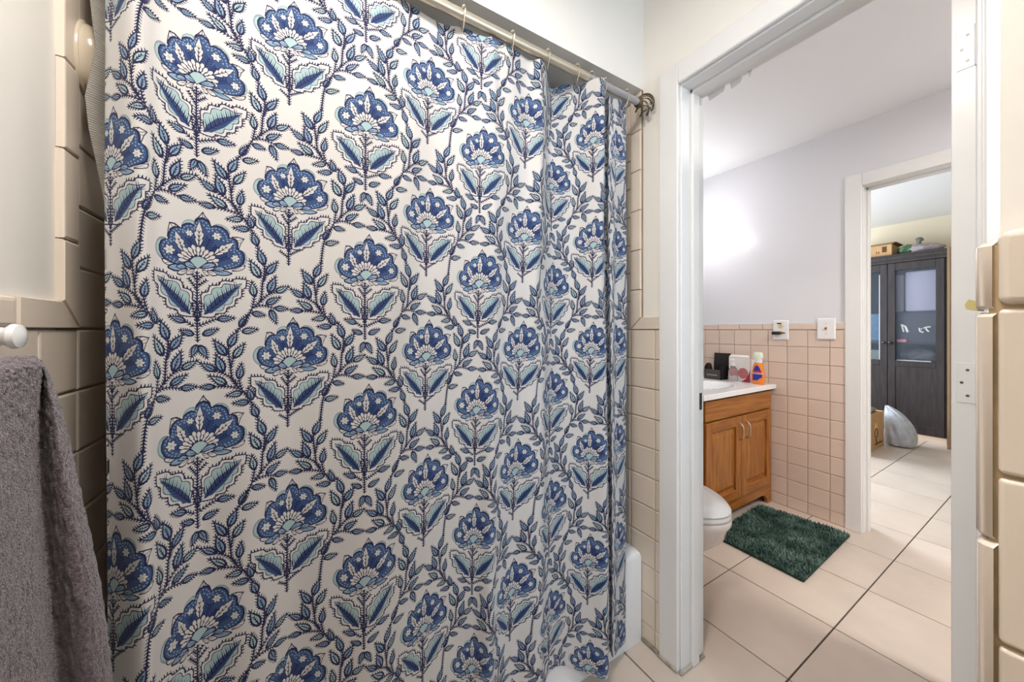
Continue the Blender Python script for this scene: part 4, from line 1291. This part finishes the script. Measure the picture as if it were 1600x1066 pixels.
def dense(pts, n=4):
    q = []
    for a, b in zip(pts, pts[1:] + pts[:1]):
        for i in range(n): q.append((a[0] + (b[0] - a[0]) * i / n, a[1] + (b[1] - a[1]) * i / n))
    return q
def slices(y0, y1, lo, hi, n):
    """thin upright strips keep the label on the curved body"""
    for i in range(n):
        a, b = y0 + (y1 - y0) * i / n, y0 + (y1 - y0) * (i + 1) / n
        yield [(a, lo(a)), (b, lo(b)), (b, hi(b)), (a, hi(a))]
lb = MB()
for q in slices(-0.030, 0.024, lambda y: 0.026 + (0.020 if y < -0.004 else 0.0) * min(1, (-0.004 - y) / 0.02), lambda y: 0.128 - 6.0 * (y + 0.002) ** 2 * 12, 16): wrap(lb, q)
lb.build('blue_label', M_BLUEL, sp)
lb = MB()
for q in slices(-0.031, 0.026, lambda y: 0.070, lambda y: 0.082, 14): wrap(lb, q, 0.0012)
lb.build('white_band', M_WHITEB, sp)
lb = MB()
for k in range(6):
    for q in slices(-0.029 + k * 0.009, -0.029 + k * 0.009 + 0.0066, lambda y: 0.073, lambda y: 0.092, 2): wrap(lb, q, 0.0016)
lb.build('red_lettering', M_REDL, sp)

# outlet and switch on the tiled wall
def plate(name, label, yc, zc, w=0.090, h=0.132):
    t = empty(name, (XF - 0.0115, yc, zc)); tag(t, label, 'wall plate')
    r_ = lambda i, x: [(x, -w / 2 + i, -h / 2 + i), (x, w / 2 - i, -h / 2 + i), (x, w / 2 - i, h / 2 - i), (x, -w / 2 + i, h / 2 - i)]
    MB().loft([r_(0, 0.0), r_(0.0005, -0.003), r_(0.005, -0.0065), r_(0.008, -0.007)]).build('cover', M_PLATE, t)
    return t
ot = plate('outlet_plate', 'white outlet plate with almond sockets and a black plug beside the vanity', 1.093, 1.171)
for zz in (0.024, -0.020):
    sk = MB().lathe([(0.0165, -0.007), (0.0165, -0.0085), (0.015, -0.009)], (0, 0, zz), 18, 'x', 1.0, 0.9).build('socket', M_ALMOND, ot)
    if zz > 0:
        s2 = MB().box(-0.0096, -0.009, 0.005, 0.0072, zz - 0.001, zz + 0.007).box(-0.0096, -0.009, -0.0072, -0.005, zz - 0.001, zz + 0.007).box(-0.0096, -0.009, -0.002, 0.002, zz - 0.009, zz - 0.006).build('slot', M_BLACK)
        s2.parent = sk
MB().box(-0.012, -0.007, -0.006, 0.020, 0.040, 0.047, 0.0015).build('test_button', M_BLACK, ot)
pg = empty('power_plug', (XF - 0.0205, 1.093, 1.151)); tag(pg, 'black plug adapter pushed into the lower socket of the outlet', 'plug')
MB().box(-0.030, 0.0, -0.004, 0.042, -0.012, 0.010, 0.006, 2).build('plug_body', M_BLACK, pg, smooth=True)
MB().tube([(-0.015, -0.002, 0.0), (-0.015, -0.020, 0.001), (-0.015, -0.032, 0.0)], 0.004, 10, radii=[0.006, 0.004, 0.003]).build('cord_relief', M_BLACK, pg, smooth=True)
sw = plate('switch_plate', 'white light switch plate on the tiles beside the far doorway', 0.8555, 1.178)
MB().box(-0.008, -0.0069, -0.006, 0.006, -0.013, 0.013, 0.0005).build('toggle_slot', M_ALMOND, sw)
MB().loft([[(-0.008, -0.004, -0.004), (-0.008, 0.004, -0.004), (-0.008, 0.004, 0.008), (-0.008, -0.004, 0.008)], [(-0.019, -0.003, 0.002), (-0.019, 0.003, 0.002), (-0.019, 0.003, 0.007), (-0.019, -0.003, 0.007)]]).build('toggle', mat('brown_toggle', srgb(96, 74, 48), 0.4), sw)
for zz in (0.030, -0.030):
    MB().lathe([(0.003, -0.0069), (0.003, -0.0078)], (0, 0, zz), 10, 'x').build('screw', M_CHROME, sw)

# ================================================================== TOILET
to = empty('toilet', (1.45, 1.1, 0)); tag(to, 'white toilet with closed lid beside the oak vanity', 'toilet')
def egg(cx, yf, yb, rx, z, n=36):
    pts = []
    cy = yb - (yb - yf) * 0.42
    for i in range(n):
        a = 2 * math.pi * i / n
        s_, c_ = math.sin(a), math.cos(a)
        ry = (cy - yf) if s_ < 0 else (yb - cy)
        pts.append((cx + rx * c_ * (1 - 0.06 * (s_ < 0) * s_ * s_), cy + ry * s_, z))
    return pts
tcx = 1.462
rel(MB().loft([egg(tcx, 0.96, 1.42, 0.105, 0), egg(tcx, 0.965, 1.40, 0.10, 0.05), egg(tcx, 0.955, 1.38, 0.105, 0.14), egg(tcx, 0.88, 1.34, 0.135, 0.21), egg(tcx, 0.79, 1.30, 0.172, 0.30),
               egg(tcx, 0.768, 1.29, 0.184, 0.36), egg(tcx, 0.757, 1.285, 0.188, 0.375), egg(tcx, 0.757, 1.285, 0.188, 0.392), egg(tcx, 0.766, 1.28, 0.18, 0.398)]).build('bowl', M_PORC, to, smooth=True, angle=60))
rel(MB().loft([egg(tcx, 0.762, 1.25, 0.186, 0.4005), egg(tcx, 0.758, 1.25, 0.189, 0.406), egg(tcx, 0.760, 1.25, 0.187, 0.416), egg(tcx, 0.766, 1.245, 0.182, 0.419)]).build('seat', M_SEAT, to, smooth=True, angle=60))
rel(MB().loft([egg(tcx, 0.764, 1.25, 0.184, 0.4205), egg(tcx, 0.760, 1.25, 0.187, 0.427), egg(tcx, 0.768, 1.245, 0.180, 0.437), egg(tcx, 0.84, 1.2, 0.12, 0.443)]).build('lid', M_SEAT, to, smooth=True, angle=60))
rel(MB().loft([rrect(tcx - 0.19, tcx + 0.20, 1.44, 1.64, 0.03, 0.39), rrect(tcx - 0.20, tcx + 0.22, 1.43, 1.645, 0.03, 0.72)]).build('tank', M_PORC, to, smooth=True, angle=40))
rel(MB().box(tcx - 0.21, tcx + 0.23, 1.42, 1.65, 0.7205, 0.755, 0.01, 2).build('tank_lid', M_PORC, to, smooth=True))
rel(MB().box(tcx - 0.15, tcx + 0.15, 1.25, 1.45, 0.30, 0.389, 0.02, 2).build('rear_deck', M_PORC, to, smooth=True))
rel(MB().tube([(tcx - 0.15, 1.43, 0.67), (tcx - 0.15, 1.41, 0.67), (tcx - 0.10, 1.405, 0.665)], 0.006, 8).build('flush_lever', M_CHROME, to, smooth=True))

# ================================================================== BATH MAT
bm_ = empty('bath_mat', (2.32, 0.92, 0)); tag(bm_, 'dark green shaggy bath mat on the floor before the vanity', 'bath mat')
C4 = [(1.995, 0.700), (2.665, 0.722), (2.600, 1.150), (2.000, 1.125)]
def quad(a, b):
    p = [C4[0][k] * (1 - a) * (1 - b) + C4[1][k] * a * (1 - b) + C4[2][k] * a * b + C4[3][k] * (1 - a) * b for k in (0, 1)]
    return p
V, F = [], []
for j in range(11):
    for i in range(15):
        x, y = quad(i / 14, j / 10)
        V.append((x, y, 0.012 + 0.003 * math.sin(i * 1.7) * math.sin(j * 1.3)))
for j in range(10):
    for i in range(14):
        a = j * 15 + i; F.append((a, a + 1, a + 16, a + 15))
me = bpy.data.meshes.new('backing'); me.from_pydata(V, [], F)
bo = rel(link('backing', me, mat('mat_backing', srgb(30, 52, 44), 0.9), bm_))
so = bo.modifiers.new('thickness', 'SOLIDIFY'); so.thickness = 0.010; so.offset = -1
rng = np.random.default_rng(3)
V, F = [], []
for k in range(13000):
    a, b = rng.random(2)
    x, y = quad(a, b)
    h = 0.018 + 0.012 * rng.random()
    th = rng.random() * 2 * math.pi; ln = 0.012 * rng.random()
    wx, wy = 0.0026 * math.cos(th + 1.57), 0.0026 * math.sin(th + 1.57)
    tx_, ty_ = ln * math.cos(th), ln * math.sin(th)
    n0 = len(V)
    V += [(x - wx, y - wy, 0.010), (x + wx, y + wy, 0.010), (x + tx_ + wx * .7, y + ty_ + wy * .7, h), (x + tx_ - wx * .7, y + ty_ - wy * .7, h)]
    F.append((n0, n0 + 1, n0 + 2, n0 + 3))
me = bpy.data.meshes.new('pile'); me.from_pydata(V, [], F)
po = rel(link('pile', me, mat('green_shag', srgb(116, 142, 131), 0.9, col2=srgb(60, 84, 77), vscale=9, detail=5, spec=0.1), bm_)); po['kind'] = 'stuff'

# ================================================================== BEDROOM THINGS
cab = empty('display_cabinet', (5.83, 1.215, 0)); tag(cab, 'tall black brown display cabinet with glass doors in the far bedroom', 'cabinet')
KX, KB, KY0, KY1 = 5.64, 6.0, 0.795, 1.635
def kp(mb, name, m=M_CABD, **k): return rel(mb.build(name, m, cab, **k))
for (a0, c0, c1, e0, e1, nm) in ((KX + 0.022, KY0, KY0 + 0.02, 0.06, 1.914, 'side_panel'), (KX + 0.022, KY1 - 0.02, KY1, 0.06, 1.914, 'side_panel'), (KB - 0.01, KY0 + 0.0205, KY1 - 0.0205, 0.06, 1.914, 'back_panel'),
                                 (KX + 0.022, KY0 + 0.0205, KY1 - 0.0205, 0.06, 0.09, 'bottom_panel')):
    kp(MB().box(a0, KB if nm != 'bottom_panel' else KB - 0.011, c0, c1, e0, e1), nm)
kp(MB().box(KX + 0.03, KB - 0.012, KY0 + 0.021, KY1 - 0.021, 1.02, 1.038), 'shelf', M_CABD)
kp(MB().box(KX + 0.03, KB - 0.012, KY0 + 0.021, KY1 - 0.021, 0.80, 0.818), 'shelf', M_CABD)
kp(MB().box(KX - 0.03, KB, KY0 - 0.03, KY1 + 0.03, 1.985, 2.005, 0.003), 'cornice_top')
kp(MB().box(KX + 0.0205, KB, KY0, KY1, 1.915, 1.9845), 'top_panel')
kp(MB().prism([(KX + 0.02, 1.915), (KX - 0.004, 1.915), (KX - 0.006, 1.935), (KX - 0.018, 1.955), (KX - 0.022, 1.9845), (KX + 0.02, 1.9845)], 'y', KY0 - 0.02, KY1 + 0.02), 'cornice')
kp(MB().box(KX + 0.02, KX + 0.04, KY0, KY1, 0.0, 0.058), 'base_strip', mat('cream_base_strip', srgb(222, 200, 176), 0.6))  # cream strip closing the gap under the cabinet front
kp(MB().box(5.44, 5.98, 0.742, 0.762, 0.0, 1.99, 0.002), 'side_board', M_CABS)
ym = 1.215
for (a, b, kn) in ((KY0 + 0.012, ym - 0.002, ym - 0.024), (ym + 0.002, KY1 - 0.012, ym + 0.024)):
    st = 0.058
    d = kp(MB().box(KX, KX + 0.020, a, a + st, 0.07, 1.91, 0.002), 'door')
    sub(MB().box(KX, KX + 0.020, b - st, b, 0.07, 1.91, 0.002).build('door_stile', M_CABD), d, cab)
    for (e0, e1) in ((0.07, 0.15), (0.775, 0.835), (1.83, 1.91)):
        sub(MB().box(KX, KX + 0.0195, a + st, b - st, e0, e1, 0.002).build('door_rail', M_CABD), d, cab)
    sub(MB().box(KX + 0.008, KX + 0.014, a + st, b - st, 0.15, 0.775).build('wood_panel', M_CABD), d, cab)
    sub(MB().box(KX + 0.009, KX + 0.012, a + st, b - st, 0.835, 1.83).build('glass_pane', M_GLASS), d, cab)
    sub(MB().lathe([(0.006, -0.0), (0.006, -0.012), (0.015, -0.018), (0.016, -0.026), (0.008, -0.030)], (KX, kn, 1.03), 14, 'x').build('knob', M_BLACK, smooth=True), d, cab)

def lumpy(name, label, cat, m, cx, cy, z0, sx, sy, sz, seed, amp=0.12):
    rg = np.random.default_rng(seed)
    bm2 = bmesh.new(); bmesh.ops.create_icosphere(bm2, subdivisions=4, radius=1.0)
    ph = rg.random(12) * 6.28
    for v in bm2.verts:
        p = v.co.normalized()
        q = 1 + amp * (math.sin(4 * p.x + ph[0]) * math.sin(5 * p.y + ph[1]) + 0.6 * math.sin(9 * p.z + 6 * p.x + ph[2]) * math.sin(8 * p.y + ph[3]) + 0.4 * math.sin(15 * p.x + 11 * p.z + ph[4]))
        v.co = Vector((cx + p.x * q * sx, cy + p.y * q * sy, z0 + max(0.0, (p.z * q + 0.8) / 1.8) * sz))
    for f in bm2.faces: f.smooth = True
    me = bpy.data.meshes.new(name); bm2.to_mesh(me); bm2.free()
    o = link(name, me, m)
    return tag(o, label, cat) if label else o
# inside the cabinet
def folded(name, label, m, y0, y1, z0, h, x0=5.70, x1=5.95):
    o = MB().box(x0, x1, y0, y1, z0, z0 + h, min(h, 0.05) * 0.45, 3).build(name, m, smooth=True)
    return tag(o, label, 'bedding')
folded('pane_reflection_block', 'pale lavender block imitating the reflection in the right glass door', mat('lavender_reflection', srgb(168, 166, 186), 0.8, var=0.06, vscale=5), KY0 + 0.04, ym - 0.12, 1.372, 0.44)  # reflected tone of the upper right pane, put into a solid block
folded('folded_blanket', 'grey folded blanket behind the glass next to the lavender reflection block', mat('grey_lavender_cloth', srgb(140, 138, 150), 0.8, var=0.06, vscale=5), ym - 0.115, ym - 0.015, 1.372, 0.42)
dk = empty('dark_storage_bag', (5.8, 1.0, 1.0385)); tag(dk, 'dark grey storage bag with white letters on the cabinet shelf', 'bag')
rel(MB().loft([rrect(5.69, 5.95, KY0 + 0.03, ym - 0.01, 0.03, 1.0385), rrect(5.685, 5.95, KY0 + 0.03, ym - 0.008, 0.03, 1.20), rrect(5.69, 5.95, KY0 + 0.03, ym - 0.01, 0.03, 1.33), rrect(5.72, 5.93, KY0 + 0.06, ym - 0.04, 0.03, 1.37)]).build('bag_body', mat('charcoal_cloth', srgb(72, 72, 84), 0.85, var=0.1, vscale=8), dk, smooth=True))
g1 = MB()
def lstroke(mb, pts, r=0.010):
    mb.tube([(5.683, p[0], p[1]) for p in pts], r, 6)
lstroke(g1, [(1.115, 1.235), (1.098, 1.15)], 0.008); lstroke(g1, [(1.112, 1.225), (1.085, 1.21), (1.07, 1.16), (1.066, 1.148)], 0.011)
rel(g1.build('white_letter', M_WHITEB, dk, smooth=True))
g1 = MB()
lstroke(g1, [(0.965, 1.18), (0.985, 1.195), (0.98, 1.16), (0.955, 1.145)], 0.008); lstroke(g1, [(0.955, 1.19), (0.94, 1.20), (0.93, 1.17), (0.915, 1.155)], 0.008); lstroke(g1, [(0.94, 1.2), (0.905, 1.205)], 0.007)
rel(g1.build('white_letter', M_WHITEB, dk, smooth=True))
tag(MB().box(5.668, 5.682, 1.075, 1.150, 1.0385, 1.07, 0.004).build('pink_pouch', mat('pink_cloth', srgb(214, 120, 132), 0.7, var=0.25, vscale=60)), 'small pink pouch at the front of the cabinet shelf', 'pouch')
lumpy('dark_clothes', 'dark grey heap of clothes on the lowest glazed shelf', 'clothes', mat('dark_grey_cloth', srgb(96, 92, 100), 0.9, var=0.3, vscale=30), 5.83, 0.99, 0.8185, 0.11, 0.15, 0.16, 5)
tag(MB().box(5.665, 5.68, 0.90, 1.155, 0.8185, 0.843, 0.003).build('white_board', M_WHITEB), 'narrow white board lying behind the right glass door', 'board')
tag(MB().box(5.70, 5.93, 1.26, 1.55, 1.0385, 1.36, 0.02, 2).build('blue_container', mat('blue_quilted', srgb(92, 126, 158), 0.4, var=0.25, vscale=34), smooth=True), 'blue storage container behind the left glass door', 'container')
tag(MB().box(5.6620, 5.6690, 1.279, 1.287, 0.8360, 1.80, 0.001).build('reflection_strip', mat('reflection_white', srgb(236, 240, 244), 0.3)), 'thin white upright strip imitating a reflection in the left glass door', 'strip')  # solid strip stands in for a bright reflection on the glass
tag(MB().box(5.70, 5.93, 1.26, 1.50, 0.8185, 0.94, 0.01).build('grey_storage_box', mat('grey_green_card', srgb(112, 120, 116), 0.7)), 'low grey box on the lowest shelf behind the left door', 'box')

# on top of the cabinet
b1 = empty('cardboard_carton', (5.8, 1.40, 2.0055)); tag(b1, 'brown cardboard carton lying on top of the dark cabinet', 'carton')
rel(MB().box(5.66, 5.93, 1.185, 1.60, 2.0055, 2.135, 0.002).build('box_body', M_CARD, b1))
rel(MB().loft([[(5.655, 1.18, 2.1352), (5.94, 1.18, 2.1352), (5.94, 1.61, 2.1352), (5.655, 1.61, 2.1352)], [(5.645, 1.15, 2.150), (5.945, 1.15, 2.150), (5.945, 1.61, 2.140), (5.645, 1.61, 2.140)]]).build('box_lid', mat('dark_cardboard', srgb(120, 96, 64), 0.8), b1))
mk = MB().box(5.6588, 5.66, 1.225, 1.262, 2.05, 2.115)
mk.box(5.6588, 5.66, 1.285, 1.292, 2.04, 2.065).box(5.6588, 5.66, 1.303, 1.310, 2.04, 2.07)
rel(mk.build('printed_mark', M_PRINT, b1))
pb = empty('knotted_bag', (5.8, 1.0, 2.0055)); tag(pb, 'knotted grey plastic bag with green contents on top of the cabinet', 'bag')
sub(lumpy('bag_body', None, None, M_PURPB, 5.79, 0.975, 2.0055, 0.11, 0.155, 0.10, 11, 0.08), pb, pb)
sub(lumpy('green_contents', None, None, M_GREENB, 5.77, 1.085, 2.0055, 0.09, 0.075, 0.105, 13, 0.1), pb, pb)
rel(MB().tube([(5.79, 1.005, 2.08), (5.79, 1.005, 2.12), (5.79, 1.007, 2.135), (5.785, 1.0, 2.16), (5.79, 0.995, 2.175)], 0.02, 10, radii=[0.032, 0.018, 0.016, 0.034, 0.022]).build('knot', mat('grey_green_plastic', srgb(120, 128, 116), 0.4, var=0.3, vscale=40), pb, smooth=True))

# on the bedroom floor
b2 = empty('moving_carton', (4.8, 1.33, 0)); tag(b2, 'brown moving carton with printed marks on the bedroom floor', 'carton')
rel(MB().box(4.50, 5.085, 1.12, 1.55, 0.001, 0.35, 0.002).build('box_body', M_CARD, b2))
mk = MB()
for (xx, zz) in ((4.62, 0.12), (4.84, 0.16)):
    pts = [(xx + 0.045 * math.cos(a), zz + 0.045 * math.sin(a)) for a in [i * math.pi / 6 for i in range(12)]]
    mk.tube([(p[0], 1.1195, p[1]) for p in pts], 0.004, 6, closed=True)
    mk.tube([(xx - 0.02, 1.1195, zz - 0.05), (xx + 0.01, 1.1195, zz - 0.10)], 0.006, 6)
o_ = rel(mk.build('printed_mark', M_PRINT, b2)); o_['kind'] = 'stuff'
rel(MB().box(4.80, 5.02, 1.1188, 1.12, 0.045, 0.06).build('printed_line', M_PRINT, b2))
rel(MB().prism([(4.79, 0.20), (4.81, 0.27), (4.83, 0.235), (4.85, 0.265), (4.875, 0.20), (4.84, 0.215)], 'y', 1.1188, 1.12).build('yellow_mark', mat('yellow_print', srgb(226, 190, 96), 0.7), b2))
tag(MB().loft([rrect(4.55, 4.98, 1.16, 1.5, 0.04, 0.351), rrect(4.53, 5.0, 1.14, 1.5, 0.04, 0.375), rrect(4.55, 4.97, 1.15, 1.48, 0.05, 0.392), rrect(4.60, 4.9, 1.2, 1.42, 0.05, 0.408)]).build('folded_jacket', mat('grey_folded_cloth', srgb(128, 130, 124), 0.7, var=0.2, vscale=20), smooth=True),
    'grey folded jacket lying on the moving carton', 'jacket')
rings = []
for (z, rx, ry, ox, oy) in ((0.002, 0.085, 0.092, 0, 0), (0.012, 0.105, 0.106, 0, 0), (0.06, 0.118, 0.112, 0, 0.0), (0.12, 0.118, 0.112, 0, 0.0), (0.19, 0.108, 0.104, 0.0, 0.008), (0.25, 0.095, 0.092, 0.0, 0.02),
                            (0.30, 0.078, 0.076, 0, 0.036), (0.34, 0.056, 0.054, 0, 0.056), (0.368, 0.030, 0.030, 0, 0.078), (0.392, 0.010, 0.010, 0, 0.098)):
    ring = []
    for i in range(40):
        a = 2 * math.pi * i / 40
        w = 1 + 0.07 * math.sin(5 * a + 14 * z) + 0.06 * math.sin(11 * a + 27 * z) + 0.04 * math.sin(17 * a - 41 * z)
        ring.append((5.20 + ox + rx * w * math.cos(a), 1.030 + oy + ry * w * math.sin(a), max(0.001, z + 0.006 * math.sin(5 * a + 3 * z) * min(1, z / 0.05))))
    rings.append(ring)
pbg = MB().loft(rings).build('plastic_bag', M_PLASTBAG, smooth=True, angle=80)
ssm = pbg.modifiers.new('subdivision', 'SUBSURF'); ssm.levels = 1; ssm.render_levels = 2
tag(pbg, 'crumpled light grey plastic bag standing against the carton', 'bag')
